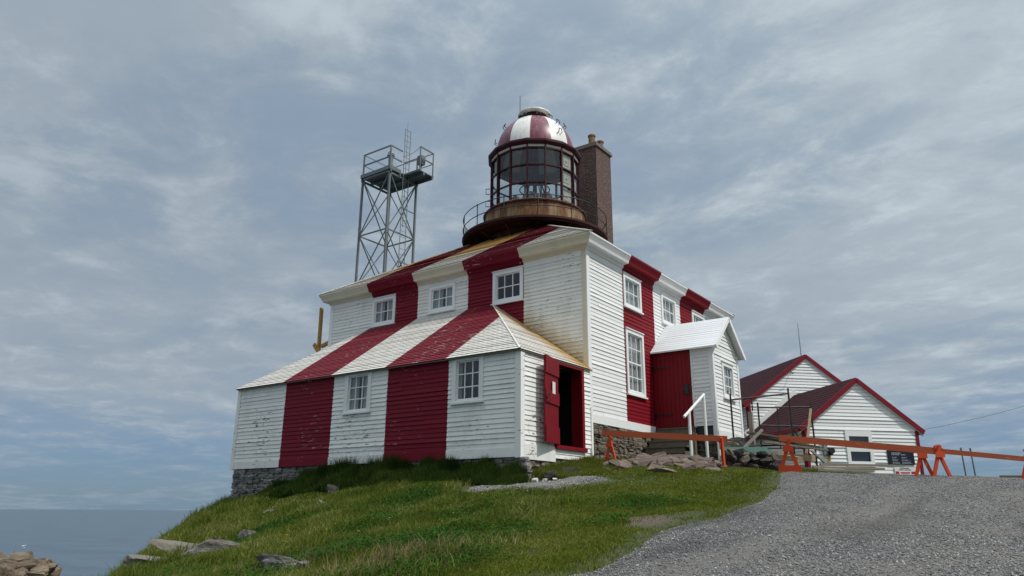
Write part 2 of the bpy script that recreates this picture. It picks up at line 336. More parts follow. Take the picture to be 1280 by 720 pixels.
M['flower_w'] = simple('white_petals', (0.65, 0.65, 0.55), 0.7)
def mk_sea():
    mt, N, p, g = mat('sea_water'); pos = g.outputs['Position']
    a = N.noise(N.mapv(pos, (0.012, 0.03, 1), (0, 0, 0), (0, 0, R(-25))), 1.0, 5, 0.6)
    N.set(p.inputs['Base Color'], N.mix(N.rng(a, 0.35, 0.65), (0.028, 0.060, 0.092), (0.050, 0.086, 0.120)))
    p.inputs['Roughness'].default_value = 0.28; p.inputs['IOR'].default_value = 1.33
    h = N.math('ADD', N.noise(N.mapv(pos, (0.05, 0.12, 1), (0, 0, 0), (0, 0, R(-25))), 1.0, 6, 0.65), N.math('MULTIPLY', N.noise(pos, 0.6, 4), 0.3))
    b = N.n('ShaderNodeBump', i_Strength=0.5, i_Distance=1.6, i_Height=h); N.set(p.inputs['Normal'], b.outputs[0]); return mt
M['sea'] = mk_sea()

# ------------------------------------------------------------------ mesh helpers
BASE = {}
class MB:
    def __init__(s): s.v = []; s.f = []; s.m = []; s.uv = []
    def poly(s, pts, m=0, uv=None):
        i = len(s.v); s.v += [tuple(p) for p in pts]; s.f.append(tuple(range(i, i+len(pts)))); s.m.append(m)
        if uv is None:
            p = [Vector(q) for q in pts]; n = (p[1]-p[0]).cross(p[-1]-p[0])
            if abs(n.z) > 0.75*n.length: uv = [(q.x, q.y) for q in p]
            elif abs(n.x) > abs(n.y): uv = [(q.y, q.z) for q in p]
            else: uv = [(q.x, q.z) for q in p]
        s.uv += list(uv)
    def obox(s, c, X, Y, Z, m=0):
        c, X, Y, Z = map(Vector, (c, X, Y, Z))      # half-axis vectors
        P = [c+a*X+b*Y+d*Z for a in (-1, 1) for b in (-1, 1) for d in (-1, 1)]
        i = len(s.v); s.v += [tuple(p) for p in P]
        for f in ((0, 1, 3, 2), (4, 6, 7, 5), (0, 4, 5, 1), (2, 3, 7, 6), (0, 2, 6, 4), (1, 5, 7, 3)):
            s.f.append(tuple(i+k for k in f)); s.m.append(m)
            q = [P[k] for k in f]; n = (q[1]-q[0]).cross(q[-1]-q[0])
            if abs(n.z) > 0.75*n.length: s.uv += [(w_.x, w_.y) for w_ in q]
            elif abs(n.x) > abs(n.y): s.uv += [(w_.y, w_.z) for w_ in q]
            else: s.uv += [(w_.x, w_.z) for w_ in q]
    def box(s, a, b, m=0):
        a, b = Vector(a), Vector(b); h = (b-a)/2
        s.obox((a+b)/2, (h.x, 0, 0), (0, h.y, 0), (0, 0, h.z), m)
    def bar(s, p, q, w, h, side=None, m=0):
        p, q = Vector(p), Vector(q); d = (q-p); L = d.length; d.normalize()
        if side is None: side = Vector((0, 0, 1)).cross(d)
        side = Vector(side)
        if side.length < 1e-4: side = Vector((1, 0, 0))
        side = (side - d*side.dot(d)).normalized(); u = d.cross(side)
        s.obox((p+q)/2, d*L/2, side*w/2, u*h/2, m)
    def tube(s, pts, r, n=8, m=0, close=False, r2=None):
        pts = [Vector(p) for p in pts]; k = len(pts); i0 = len(s.v)
        for j, p in enumerate(pts):
            a = pts[(j-1) % k] if (close or j > 0) else p; b = pts[(j+1) % k] if (close or j < k-1) else p
            d = (b-a).normalized(); sd = d.cross(Vector((0, 0, 1)))
            if sd.length < 1e-3: sd = Vector((1, 0, 0))
            sd.normalize(); u = sd.cross(d)
            rr = r if r2 is None else r+(r2-r)*j/max(1, k-1)
            for t in range(n):
                an = 2*math.pi*t/n; s.v.append(tuple(p+sd*math.cos(an)*rr+u*math.sin(an)*rr))
        for j in range(k if close else k-1):
            for t in range(n):
                a = i0+j*n+t; b = i0+j*n+(t+1) % n; c = i0+((j+1) % k)*n+(t+1) % n; d_ = i0+((j+1) % k)*n+t
                s.f.append((a, b, c, d_)); s.m.append(m); s.uv += [(0, 0)]*4
        if not close:
            s.f.append(tuple(i0+t for t in range(n))); s.m.append(m); s.uv += [(0, 0)]*n
            s.f.append(tuple(i0+(k-1)*n+t for t in reversed(range(n)))); s.m.append(m); s.uv += [(0, 0)]*n
    def lathe(s, prof, c, n=32, m=0, mf=None, a0=0.0, a1=2*math.pi):
        full = abs(a1-a0-2*math.pi) < 1e-6; i0 = len(s.v); cols = n if full else n+1
        for t in range(cols):
            an = a0+(a1-a0)*t/n
            for (r, z) in prof: s.v.append((c[0]+r*math.cos(an), c[1]+r*math.sin(an), z))
        k = len(prof)
        for t in range(n):
            for j in range(k-1):
                a = i0+t*k+j; b = i0+((t+1) % cols)*k+j
                s.f.append((a, b, b+1, a+1)); s.m.append(mf(t, j) if mf else m); 
                s.uv += [(t*0.3, prof[j][1]), (t*0.3+0.3, prof[j][1]), (t*0.3+0.3, prof[j+1][1]), (t*0.3, prof[j+1][1])]
    def add(s, verts, faces, m=0):
        i = len(s.v); s.v += [tuple(p) for p in verts]
        for f in faces: s.f.append(tuple(i+k for k in f)); s.m.append(m); s.uv += [(0, 0)]*len(f)
    def build(s, name, mats, parent=None, base=None, smooth=False, recalc=False):
        if not isinstance(mats, (list, tuple)): mats = [mats]
        b = Vector(base) if base is not None else (BASE.get(parent, Vector((0, 0, 0))) if parent else Vector((0, 0, 0)))
        me = bpy.data.meshes.new(name)
        me.from_pydata([(p[0]-b.x, p[1]-b.y, p[2]-b.z) for p in s.v], [], s.f)
        for x in mats: me.materials.append(x)
        if len(mats) > 1: me.polygons.foreach_set('material_index', s.m)
        ul = me.uv_layers.new(name='UVMap'); ul.data.foreach_set('uv', np.array(s.uv, dtype=np.float32).ravel())
        if smooth: me.polygons.foreach_set('use_smooth', [True]*len(me.polygons))
        if recalc:
            bm = bmesh.new(); bm.from_mesh(me); bmesh.ops.recalc_face_normals(bm, faces=bm.faces); bm.to_mesh(me); bm.free()
        me.update()
        o = bpy.data.objects.new(name, me); COL.objects.link(o)
        if parent: o.parent = parent
        elif base is not None: o.location = b
        BASE[o] = b
        return o
def tag(o, label=None, cat=None, group=None, kind=None):
    if label: o['label'] = label
    if cat: o['category'] = cat
    if group: o['group'] = group
    if kind: o['kind'] = kind
    return o
def thing(name, loc, label, cat, group=None, local=False):
    o = bpy.data.objects.new(name, None); COL.objects.link(o); o.location = loc; o.empty_display_size = 0.2
    BASE[o] = Vector((0, 0, 0)) if local else Vector(loc)
    return tag(o, label, cat, group)
def copy_tree(o, parent=None):
    c = o.copy(); COL.objects.link(c)
    if parent: c.parent = parent
    for ch in [x for x in COL.objects if x.parent == o]: copy_tree(ch, c)
    return c

def boards(mb, O, A, U, Nn, s0, s1, lim, h=0.115, t=0.02, holes=(), cuts=(), mfun=None, joints=0):
    """lapped boards / shingle courses: a along A, s along U, butt edge proud by t along Nn"""
    O, A, U, Nn = map(Vector, (O, A, U, Nn)); row = s0; k = 0
    while row < s1-1e-4:
        top = min(row+h, s1)
        br = sorted({row, top, *[z for hh in holes for z in hh[2:4] if row+1e-4 < z < top-1e-4]})
        tj = t*(1+0.25*rnd.uniform(-1, 1))
        lw_, hi_ = lim(row); js = sorted(rnd.uniform(lw_, hi_) for _ in range(joints)) if hi_ > lw_ else []
        tjs = [tj*(1+0.35*rnd.uniform(-1, 1)) for _ in range(len(js)+1)]
        for zl, zh in zip(br, br[1:]):
            l0, l1 = lim(zl), lim(zh)
            lo, hi = min(l0[0], l1[0]), max(l0[1], l1[1])
            ac = sorted({lo, hi, *[c for c in cuts if lo < c < hi], *[c for c in js if lo < c < hi], *[c for hh in holes for c in hh[:2] if lo < c < hi]})
            for a, b in zip(ac, ac[1:]):
                mid = (a+b)/2; zm = (zl+zh)/2
                if any(hh[0] < mid < hh[1] and hh[2] < zm < hh[3] for hh in holes): continue
                cl = lambda x, l: min(max(x, l[0]), l[1])
                a0, b0, a1, b1 = cl(a, l0), cl(b, l0), cl(a, l1), cl(b, l1)
                if b0-a0 < 1e-4 and b1-a1 < 1e-4: continue
                tk = tjs[sum(1 for c in js if c < mid)]
                ol = tk*(1-(zl-row)/h); oh = tk*(1-(zh-row)/h)+0.001
                P = [O+A*a0+U*zl+Nn*ol, O+A*b0+U*zl+Nn*ol, O+A*b1+U*zh+Nn*oh, O+A*a1+U*zh+Nn*oh]
                mi = mfun(mid) if mfun else 0
                mb.poly(P, mi, [(a0, zl), (b0, zl), (b1, zh), (a1, zh)])
                if zl == row and b0-a0 > 1e-4:
                    mb.poly([O+A*a0+U*zl, O+A*b0+U*zl, P[1], P[0]], mi, [(a0, zl), (b0, zl), (b0, zl), (a0, zl)])
        row = top; k += 1

# ------------------------------------------------------------------ terrain
CP = np.array([
 (0.09,-3.31,0.68),(-4.7,-3.0,0.78),(-8,-3.1,0.55),(-11.1,-3.27,0.22),(1.3,-1.44,0.93),(2.72,-0.41,1.0),(4.37,0.79,0.966),
 (4.54,2.15,1.0),(7.66,3.8,0.89),(9.42,5.08,0.84),(5.59,-11.3,-0.62),(7.84,-10.29,-0.56),(9.84,-9.46,-0.51),(1.2,-11.4,-0.83),
 (-3.46,-10.47,-1.12),(-7.38,-7.13,-0.64),(-10.9,-3.5,0.13),(-0.05,-4.28,0.55),(1.42,-2.6,0.71),(3.24,-8.07,-0.24),(-1.5,-7.8,-0.32),
 (6.29,-5.23,0.02),(9.64,-3.41,-0.07),(5.22,-2.3,0.3),(4.86,-0.1,0.67),(0.4,-0.3,1.22),(0.6,1.2,1.30),(1.0,3.0,1.48),(3.27,0.98,1.12),
 (2.5,3.0,1.30),(3.5,5.5,1.4),(5.5,5.0,1.1),(7.9,5.6,0.97),(3.0,9,1.25),(6.0,12.5,1.2),(9,12,1.05),(12,14,0.95),(20,15,0.9),(0,20,1.2),(10,30,0.9),
 (-5,3,0.9),(-11,3,0.1),(-11,11,0.1),(-5,14,0.8),(-18,9,0.0),(10.3,-17.8,-1.6),(5,-20,-1.8),(16,-18,-1.5),(15,-8,-0.45),(15,2,0.55),(20,6,0.8),(22,-5,-0.1),
 (3,-15,-1.15),(-12,18,-0.5),(30,30,0.8),(30,-20,-1.2),(12.5,0.3,0.42),(7.2,-1.0,0.5)])
def tps(r2): return np.where(r2 > 1e-12, 0.5*r2*np.log(np.maximum(r2, 1e-12)), 0)
_xy = CP[:, :2]; _n = len(CP)
_K = tps(((_xy[:, None]-_xy[None])**2).sum(-1)) + np.eye(_n)*0.15
_P = np.hstack([np.ones((_n, 1)), _xy])
_A = np.block([[_K, _P], [_P.T, np.zeros((3, 3))]])
_c = np.linalg.solve(_A, np.concatenate([CP[:, 2], np.zeros(3)]))
EDGE = np.array([(-30, 22), (-21, 8), (-11.95, -3.1), (-10.3, -4.15), (-7.38, -7.13), (-3.2, -10.35), (-0.4, -13.1), (2.5, -19), (4, -40)], float)
def seg_side(X, Y, E):
    best = np.full(X.shape, 1e9); side = np.zeros(X.shape)
    for a, b in zip(E, E[1:]):
        d = b-a; L2 = d@d; t = np.clip(((X-a[0])*d[0]+(Y-a[1])*d[1])/L2, 0, 1)
        qx = X-(a[0]+t*d[0]); qy = Y-(a[1]+t*d[1]); dist = np.hypot(qx, qy)
        cr = d[0]*qy-d[1]*qx
        upd = dist < best-1e-9; best = np.where(upd, dist, best); side = np.where(upd, -np.sign(cr), side)
    return best*side        # positive on the seaward side
def bumps(X, Y):
    return (0.05*np.sin(1.9*X+0.7*Y+1)*np.sin(1.3*Y-0.8*X)+0.022*np.sin(3.7*X-2.1*Y)*np.sin(4.1*Y+1.2*X+2)+0.012*np.sin(8.3*X+5.1*Y)*np.sin(7.1*Y-6.4*X))
def terrain(X, Y):
    X = np.asarray(X, float); Y = np.asarray(Y, float); shp = X.shape; X = X.ravel(); Y = Y.ravel()
    Z = np.empty_like(X)
    for i in range(0, len(X), 20000):
        x, y = X[i:i+20000], Y[i:i+20000]
        r2 = (x[:, None]-_xy[None, :, 0])**2+(y[:, None]-_xy[None, :, 1])**2
        Z[i:i+20000] = tps(r2)@_c[:_n]+_c[_n]+_c[_n+1]*x+_c[_n+2]*y
    far = np.hypot(X-3, Y+2); k = np.clip((far-24)/16, 0, 1); k = k*k*(3-2*k)
    Z = Z*(1-k)+k*np.clip(0.5-0.02*(far-30), -3, 1)
    s = -seg_side(X, Y, EDGE)
    s = -s
    mead = np.clip((4.5-X-0.25*Y)/3, 0.25, 1)
    Z = Z+bumps(X, Y)*mead*np.clip(1-far/60, 0, 1)
    d = np.maximum(s+0.5, 0)
    Z = Z-np.where(d < 3, 0.19*d*d, 1.71+1.14*(d-3)) - np.where(d > 0.4, 0.18*np.sin(2.1*X+1.2*Y)*np.sin(1.7*Y-2.6*X)*np.minimum(d, 3)/3, 0)
    far2 = np.hypot(X-8, Y-10); Z = Z-np.maximum(far2-75, 0)*0.6
    return np.maximum(Z, -45).reshape(shp)
def tz(x, y): return float(terrain(np.array([x]), np.array([y]))[0])
def inpoly(X, Y, P):
    c = np.zeros(np.shape(X), bool); P = list(P)
    for (x0, y0), (x1, y1) in zip(P, P[1:]+P[:1]):
        k = ((y0 > Y) != (y1 > Y)); c ^= k & (X < (x1-x0)*(Y-y0)/((y1-y0) if abs(y1-y0) > 1e-12 else 1e-12)+x0)
    return c
GRAVEL = [(3.8, -26), (4.6, -17), (5.6, -13), (6.05, -11.3), (6.18, -10.88), (5.95, -9.6), (5.62, -8.3), (5.56, -7.6), (5.8, -6.4), (5.65, -5.0), (5.45, -3.6), (5.22, -2.3), (5.0, -1.0),
          (4.86, -0.1), (4.62, 0.9), (4.5, 1.7), (4.7, 2.9), (5.6, 3.6), (7.2, 4.6), (8.6, 6.4), (10, 9.5), (12, 14), (30, 22), (34, -10), (30, -28)]
PATH = [(-0.55, -4.6), (0.0, -3.95), (0.42, -3.52), (0.92, -2.95), (1.5, -2.3), (2.0, -2.35), (1.85, -3.2), (1.5, -4.05), (1.0, -4.75), (0.35, -5.1), (-0.2, -5.05)]
def pdist(X, Y, P):
    P = np.array(list(P)+[P[0]], float); best = np.full(np.shape(X), 1e9)
    for a, b in zip(P, P[1:]):
        d = b-a; t = np.clip(((X-a[0])*d[0]+(Y-a[1])*d[1])/(d@d), 0, 1)
        best = np.minimum(best, np.hypot(X-a[0]-t*d[0], Y-a[1]-t*d[1]))
    return best
def gridmesh(name, xs, ys, zfun, material, keep=None):
    X, Y = np.meshgrid(xs, ys); Z = zfun(X, Y); nx, ny = len(xs), len(ys)
    co = np.stack([X, Y, Z], -1).reshape(-1, 3)
    I = np.arange(nx*ny).reshape(ny, nx)
    q = np.stack([I[:-1, :-1], I[:-1, 1:], I[1:, 1:], I[1:, :-1]], -1).reshape(-1, 4)
    if keep is not None:
        cx = co[q].mean(1); q = q[keep(cx[:, 0], cx[:, 1])]
        used = np.unique(q); rem = np.full(len(co), -1); rem[used] = np.arange(len(used)); co = co[used]; q = rem[q]
    return npmesh(name, co, q, material, True)
def npmesh(name, co, faces, material, smooth=False):
    me = bpy.data.meshes.new(name); nv = len(co); nf, k = faces.shape
    me.vertices.add(nv); me.vertices.foreach_set('co', np.ascontiguousarray(co, np.float32).ravel())
    me.loops.add(nf*k); me.loops.foreach_set('vertex_index', np.ascontiguousarray(faces, np.int32).ravel())
    me.polygons.add(nf); me.polygons.foreach_set('loop_start', np.arange(0, nf*k, k, dtype=np.int32))
    if smooth: me.polygons.foreach_set('use_smooth', np.ones(nf, bool))
    me.update(calc_edges=True); me.validate(); me.materials.append(material)
    o = bpy.data.objects.new(name, me); COL.objects.link(o); return o
xs = np.concatenate([np.linspace(-90, -27, 22)[:-1], np.linspace(-27, -16, 23)[:-1], np.arange(-16, 16, 0.2), np.linspace(16, 30, 29)[:-1], np.linspace(30, 130, 30)])
ys = np.concatenate([np.linspace(-90, -34, 18)[:-1], np.linspace(-34, -20, 18)[:-1], np.arange(-20, 14, 0.2), np.linspace(14, 30, 33)[:-1], np.linspace(30, 130, 30)])
tag(gridmesh('ground', xs, ys, terrain, M['ground']), kind='structure')
def road_z(P, up):
    def f(X, Y):
        e = pdist(X, Y, P); ins = inpoly(X, Y, P); s = np.where(ins, e, -e)
        return terrain(X, Y)+np.clip(-0.03+s*0.25, -0.05, up)
    return f
def keep_in(P):
    return lambda x, y: inpoly(x, y, P) | (pdist(x, y, P) < 0.05)
xs = np.concatenate([np.arange(3.6, 18, 0.12), np.linspace(18, 34, 60)]); ys = np.concatenate([np.linspace(-28, -14, 40)[:-1], np.arange(-14, 10, 0.12), np.linspace(10, 22, 50)])
tag(gridmesh('gravel_road', xs, ys, road_z(GRAVEL, 0.035), M['gravel'], keep_in(GRAVEL)), kind='structure')
tag(gridmesh('path', np.arange(-1.9, 2.2, 0.06), np.arange(-5.5, -2.2, 0.06), road_z(PATH, 0.05), M['gravel'], keep_in(PATH)), kind='structure')
mb = MB(); ring = [0, 60, 150, 400, 1200, 4000, 12000, 40000]
mb.lathe([(r, -28.0) for r in ring], (0, 0), 96)
tag(mb.build('sea', M['sea'], recalc=True), kind='structure')

# ------------------------------------------------------------------ lighthouse
w = 2.2; S = 5*w; OV = 0.363; ZE = 7.75; DL = 3.37; SL = 0.594
LH = thing('lighthouse', (-5.5, 5.5, 1.5), 'red and white striped wooden lighthouse with domed lantern and lean-to on a grassy headland', 'lighthouse')
CUT = [w, 2*w, 3*w, 4*w]
stripe = lambda a: 0 if int(max(0, min(4, a//w))) % 2 == 0 else 1
stripeF = lambda a: stripe(-a)           # front wall runs along -x
cutF = [-c for c in CUT]
# openings (a0,a1,z0,z1)
WF = [(-8.79, -7.65, 6.225, 7.25), (-6.09, -4.93, 6.315, 7.25), (-3.38, -2.22, 6.20, 7.25)]
WL = [(-6.10, -5.02, 2.64, 3.755), (-2.06, -1.05, 2.62, 3.75)]
WG = [(2.24, 3.46, 6.16, 7.24), (5.0, 6.22, 6.2, 7.25), (7.66, 8.85, 6.16, 7.2), (2.27, 3.48, 3.43, 5.46)]
hole = lambda q: (q[0]+0.06, q[1]-0.06, q[2]+0.06, q[3]-0.06)
def wall_backing(mb, O, A, Nn, a0, a1, z0, z1, holes, mi=2):
    # thin sheathing behind the boards with the same openings
    ac = sorted({a0, a1, *[c for hh in holes for c in hh[:2]]}); zc = sorted({z0, z1, *[c for hh in holes for c in hh[2:4]]})
    O, A, Nn = Vector(O), Vector(A), Vector(Nn)
    for a, b in zip(ac, ac[1:]):
        for c, d in zip(zc, zc[1:]):
            if any(hh[0] < (a+b)/2 < hh[1] and hh[2] < (c+d)/2 < hh[3] for hh in holes): continue
            p = O-Nn*0.03
            mb.poly([p+A*a+Vector((0, 0, c)), p+A*a+Vector((0, 0, d)), p+A*b+Vector((0, 0, d)), p+A*b+Vector((0, 0, c))], mi)
Zu = Vector((0, 0, 1)); X_ = Vector((1, 0, 0)); Y_ = Vector((0, 1, 0))
# main walls: front (faces -y), side (faces +x), back and far side
ZB = 2.36
mb = MB(); hs = [hole(q) for q in WF]
boards(mb, (0, 0, 0), X_, Zu, -Y_, ZB, 7.22, lambda z: (-S+0.12, -0.13), holes=hs, cuts=cutF, mfun=stripeF, joints=3)
wall_backing(mb, (0, 0, 0), X_, -Y_, -S, 0, ZB, 7.5, hs)
mb.build('wall', [M['wall_stained'], M['red_worn'], M['room']], LH)['label'] = 'weathered striped front wall'
mb = MB(); hs = [hole(q) for q in WG]
doorG = (4.15, 6.35, 2.3, 5.0)
boards(mb, (0, 0, 0), Y_, Zu, X_, ZB+0.24, 7.2, lambda z: (0.13, S-0.12), holes=hs, cuts=CUT, mfun=stripe, h=0.118, joints=3)
wall_backing(mb, (0, 0, 0), Y_, X_, 0, S, ZB, 7.5, hs)
mb.build('wall', [M['white'], M['red'], M['room']], LH)['label'] = 'freshly painted striped side wall in sun'
mb = MB()
boards(mb, (0, S, 0), -X_, Zu, Y_, ZB, 7.22, lambda z: (0.1, S-0.1), cuts=CUT, mfun=stripe)
boards(mb, (-S, S, 0), -Y_, Zu, -X_, ZB, 7.22, lambda z: (0.1, S-0.1), cuts=CUT, mfun=stripe)
wall_backing(mb, (0, S, 0), -X_, Y_, 0, S, ZB, 7.5, []); wall_backing(mb, (-S, S, 0), -Y_, -X_, 0, S, ZB, 7.5, [])
mb.build('wall', [M['white_worn'], M['red_worn'], M['room']], LH)['label'] = 'striped rear walls'
# corner boards, skirt boards, friezes
def part(name, mats, parent, *boxes):
    mb = MB()
    for q in boxes: mb.box(*q)
    return mb.build(name, mats, parent)
part('corner_board', [M['trim'], M['cream']], LH, ((-0.14, -0.035, ZB), (-0.002, 0.02, 7.42), 1), ((0.0, -0.035, ZB), (0.034, 0.14, 7.42), 0))
part('corner_board', M['trim'], LH, ((-S-0.034, -0.035, ZB), (-S+0.12, 0.02, 7.42), 0), ((-S-0.032, 0.02, ZB), (-S+0.02, 0.13, 7.42), 0))
part('corner_board', M['trim'], LH, ((0.0, S-0.13, ZB), (0.034, S+0.034, 7.42), 0))
ff, fs_ = MB(), MB()
for k in range(5):
    mi = k % 2; e0 = 0.14 if k == 0 else 0; e1 = 0.13 if k == 4 else 0
    ff.box((-(k+1)*w+e1, -0.028, 7.2), (-k*w-e0, 0.01, 7.42), mi)    # front frieze
    fs_.box((0.0, k*w+e0, 7.19), (0.028, (k+1)*w-e1, 7.42), mi)      # side frieze
ff.build('frieze_board', [M['white_worn'], M['red_worn']], LH); fs_.build('frieze_board', [M['white'], M['red']], LH)
part('skirt_board', M['white'], LH, ((0.0, 0.14, ZB), (0.03, 4.1, ZB+0.24)))
part('skirt_board', M['white'], LH, ((0.0, 6.4, ZB), (0.03, S-0.13, ZB+0.24)))
# cornice swept round the eaves, painted with the stripes
prof = [(0.028, 7.36), (0.07, 7.37), (0.09, 7.44), (0.10, 7.47), (0.24, 7.485), (0.255, 7.48), (0.27, 7.53), (0.275, 7.555), (0.30, 7.60), (0.335, 7.66), (0.352, 7.69), (0.363, 7.70), (OV, 7.752)]
def sweep(mb, O, A, Nn):
    O, A, Nn = map(Vector, (O, A, Nn))
    for k in range(5):
        for (o0, z0), (o1, z1) in zip(prof, prof[1:]):
            a = lambda o, e: (-o if k == 0 else k*w) if e == 0 else (S+o if k == 4 else (k+1)*w)
            mb.poly([O+A*a(o0, 0)+Nn*o0+Zu*z0, O+A*a(o0, 1)+Nn*o0+Zu*z0, O+A*a(o1, 1)+Nn*o1+Zu*z1, O+A*a(o1, 0)+Nn*o1+Zu*z1], k % 2)
mb = MB(); sweep(mb, (0, 0, 0), -X_, -Y_); mb.build('cornice', [M['cream'], M['red_worn']], LH)['label'] = 'weathered front cornice'
mb = MB(); sweep(mb, (0, 0, 0), Y_, X_); sweep(mb, (0, S, 0), -X_, Y_); sweep(mb, (-S, S, 0), -Y_, -X_); mb.build('cornice', [M['white'], M['red']], LH)
# hip roof in four shingled planes
mb = MB(); hyp = math.hypot(1, SL)
def roof_plane(O, A, inn):
    inn = Vector(inn); U = (inn+Zu*SL)/hyp; Nn = (Zu-inn*SL)/hyp
    smax = (S/2+OV)*hyp
    boards(mb, Vector(O)-inn*OV+Zu*ZE, A, U, Nn, 0.0, smax, lambda s: (-OV+s/hyp, S+OV-s/hyp), h=0.13, t=0.014, cuts=CUT, mfun=stripe)
roof_plane((0, 0, 0), -X_, Y_); roof_plane((0, 0, 0), Y_, -X_); roof_plane((0, S, 0), -X_, -Y_); roof_plane((-S, S, 0), -Y_, X_)
rf = mb.build('roof', [M['roof_white'], M['roof_red']], LH)
mb = MB()
apex = Vector((-S/2, S/2, ZE+SL*(S/2+OV)))
for cx, cy in ((OV, -OV), (-S-OV, -OV), (OV, S+OV), (-S-OV, S+OV)):
    p = Vector((cx, cy, ZE+0.015)); q = p.lerp(apex, 0.68); mb = MB()
    mb.bar(p, q, 0.16, 0.03); mb.build('hip_cap', M['roof_white'], rf)

# lean-to along the front
ZL = 1.235; yL = -DL
mb = MB(); hs = [hole(q) for q in WL]
boards(mb, (0, yL, 0), X_, Zu, -Y_, ZL+0.22, 3.79, lambda z: (-11.18+0.1, 0.0), holes=hs, cuts=cutF, mfun=stripeF, h=0.118, t=0.022, joints=3)
wall_backing(mb, (0, yL, 0), X_, -Y_, -11.18, 0.06, ZL, 3.80, hs)
for k in range(5):
    mb.box((-(k+1)*w if k < 4 else -11.1, yL-0.03, ZL), (-k*w if k else 0.0, yL+0.01, ZL+0.22), k % 2)
# end wall to the side, with the doorway, sagging a little up towards the house
DO = (-1.80, -0.55, 1.62, 3.70)
boards(mb, (0.07, 0, 0), Y_, Zu, X_, ZL+0.05, 3.80, lambda z: (yL+0.12, -0.06), holes=[DO], h=0.118, t=0.022)
wall_backing(mb, (0.07, 0, 0), Y_, X_, yL, 0.0, ZL, 3.80, [DO])
mb.box((0.05, yL+0.13, 1.19), (0.105, -1.90, 1.55), 0)
wall_backing(mb, (-11.18, 0, 0), Y_, -X_, yL, 0.0, ZL, 3.80, [])
boards(mb, (-11.18, 0, 0), -Y_, Zu, -X_, ZL, 3.80, lambda z: (0.0, -yL-0.1), h=0.118)
lw = mb.build('lean_to_wall', [M['white_worn'], M['red_worn'], M['room']], LH)
part('corner_board', M['white_worn'], lw, ((-0.06, yL-0.045, ZL-0.02), (0.108, yL-0.005, 3.79)), ((0.072, yL-0.005, ZL-0.02), (0.108, yL+0.12, 3.79)))
part('corner_board', M['white_worn'], lw, ((-11.225, yL-0.045, ZL-0.02), (-11.08, yL+0.02, 3.79)))
part('corner_board', M['white_worn'], lw, ((0.072, -0.10, 1.46), (0.112, -0.012, 2.75)))
mb = MB()      # floor and inside wall, coloured near black as indoor shade
mb.box((-11.0, yL+0.05, 1.55), (0.02, -0.05, 1.63)); mb.box((-2.6, -3.2, 1.63), (-2.5, -0.05, 3.75))
mb.build('lean_to_floor', M['dark'], lw)
part('shade_panel', M['dark'], lw, ((-2.49, -0.10, 1.64), (-0.05, -0.06, 3.79)))  # near-black panel added over the boards to imitate shade inside the doorway
# lean-to roof: front slope and two hips
sl = (6.23-3.775)/3.52; hy = math.hypot(1, sl); mb = MB()
kl = 2.5/3.52
boards(mb, (0.15, -3.52, 3.775), -X_, (Y_+Zu*sl)/hy, (Zu-Y_*sl)/hy, 0, 3.515*hy, lambda s: (s/hy*1.012, 11.4-s/hy*kl), h=0.13, t=0.014,
       cuts=[c+0.15 for c in CUT], mfun=lambda a: stripe(a-0.15))
boards(mb, (0.15, 0, 3.775), Y_, (-X_+Zu*sl)/hy, (Zu+X_*sl)/hy, 0, 3.55*hy, lambda s: (-3.52+s/hy*0.99, -0.022), h=0.13, t=0.014)
for f in range(len(mb.f)):
    pass
sl2 = (6.23-3.775)/2.5; hy2 = math.hypot(1, sl2)
boards(mb, (-11.25, 0, 3.775), -Y_, (X_+Zu*sl2)/hy2, (Zu-X_*sl2)/hy2, 0, 2.5*hy2, lambda s: (0.022, 3.52-s/hy2/kl), h=0.13, t=0.014)
lr = mb.build('lean_to_roof', [M['roof_white'], M['roof_red']], LH)
mb = MB()      # fascia under the lean-to eaves + hip strip
mb.box((-11.22, -3.49, 3.745), (0.12, -3.42, 3.77)); mb.box((0.10, -3.39, 3.74), (0.13, -0.02, 3.77))
mb.build('fascia', M['greywood'], lr)
mb = MB(); mb.bar((0.15, -3.52, 3.785), (-3.40, -0.01, 6.235), 0.045, 0.025)
mb.build('hip_cap', M['roof_white'], lr)

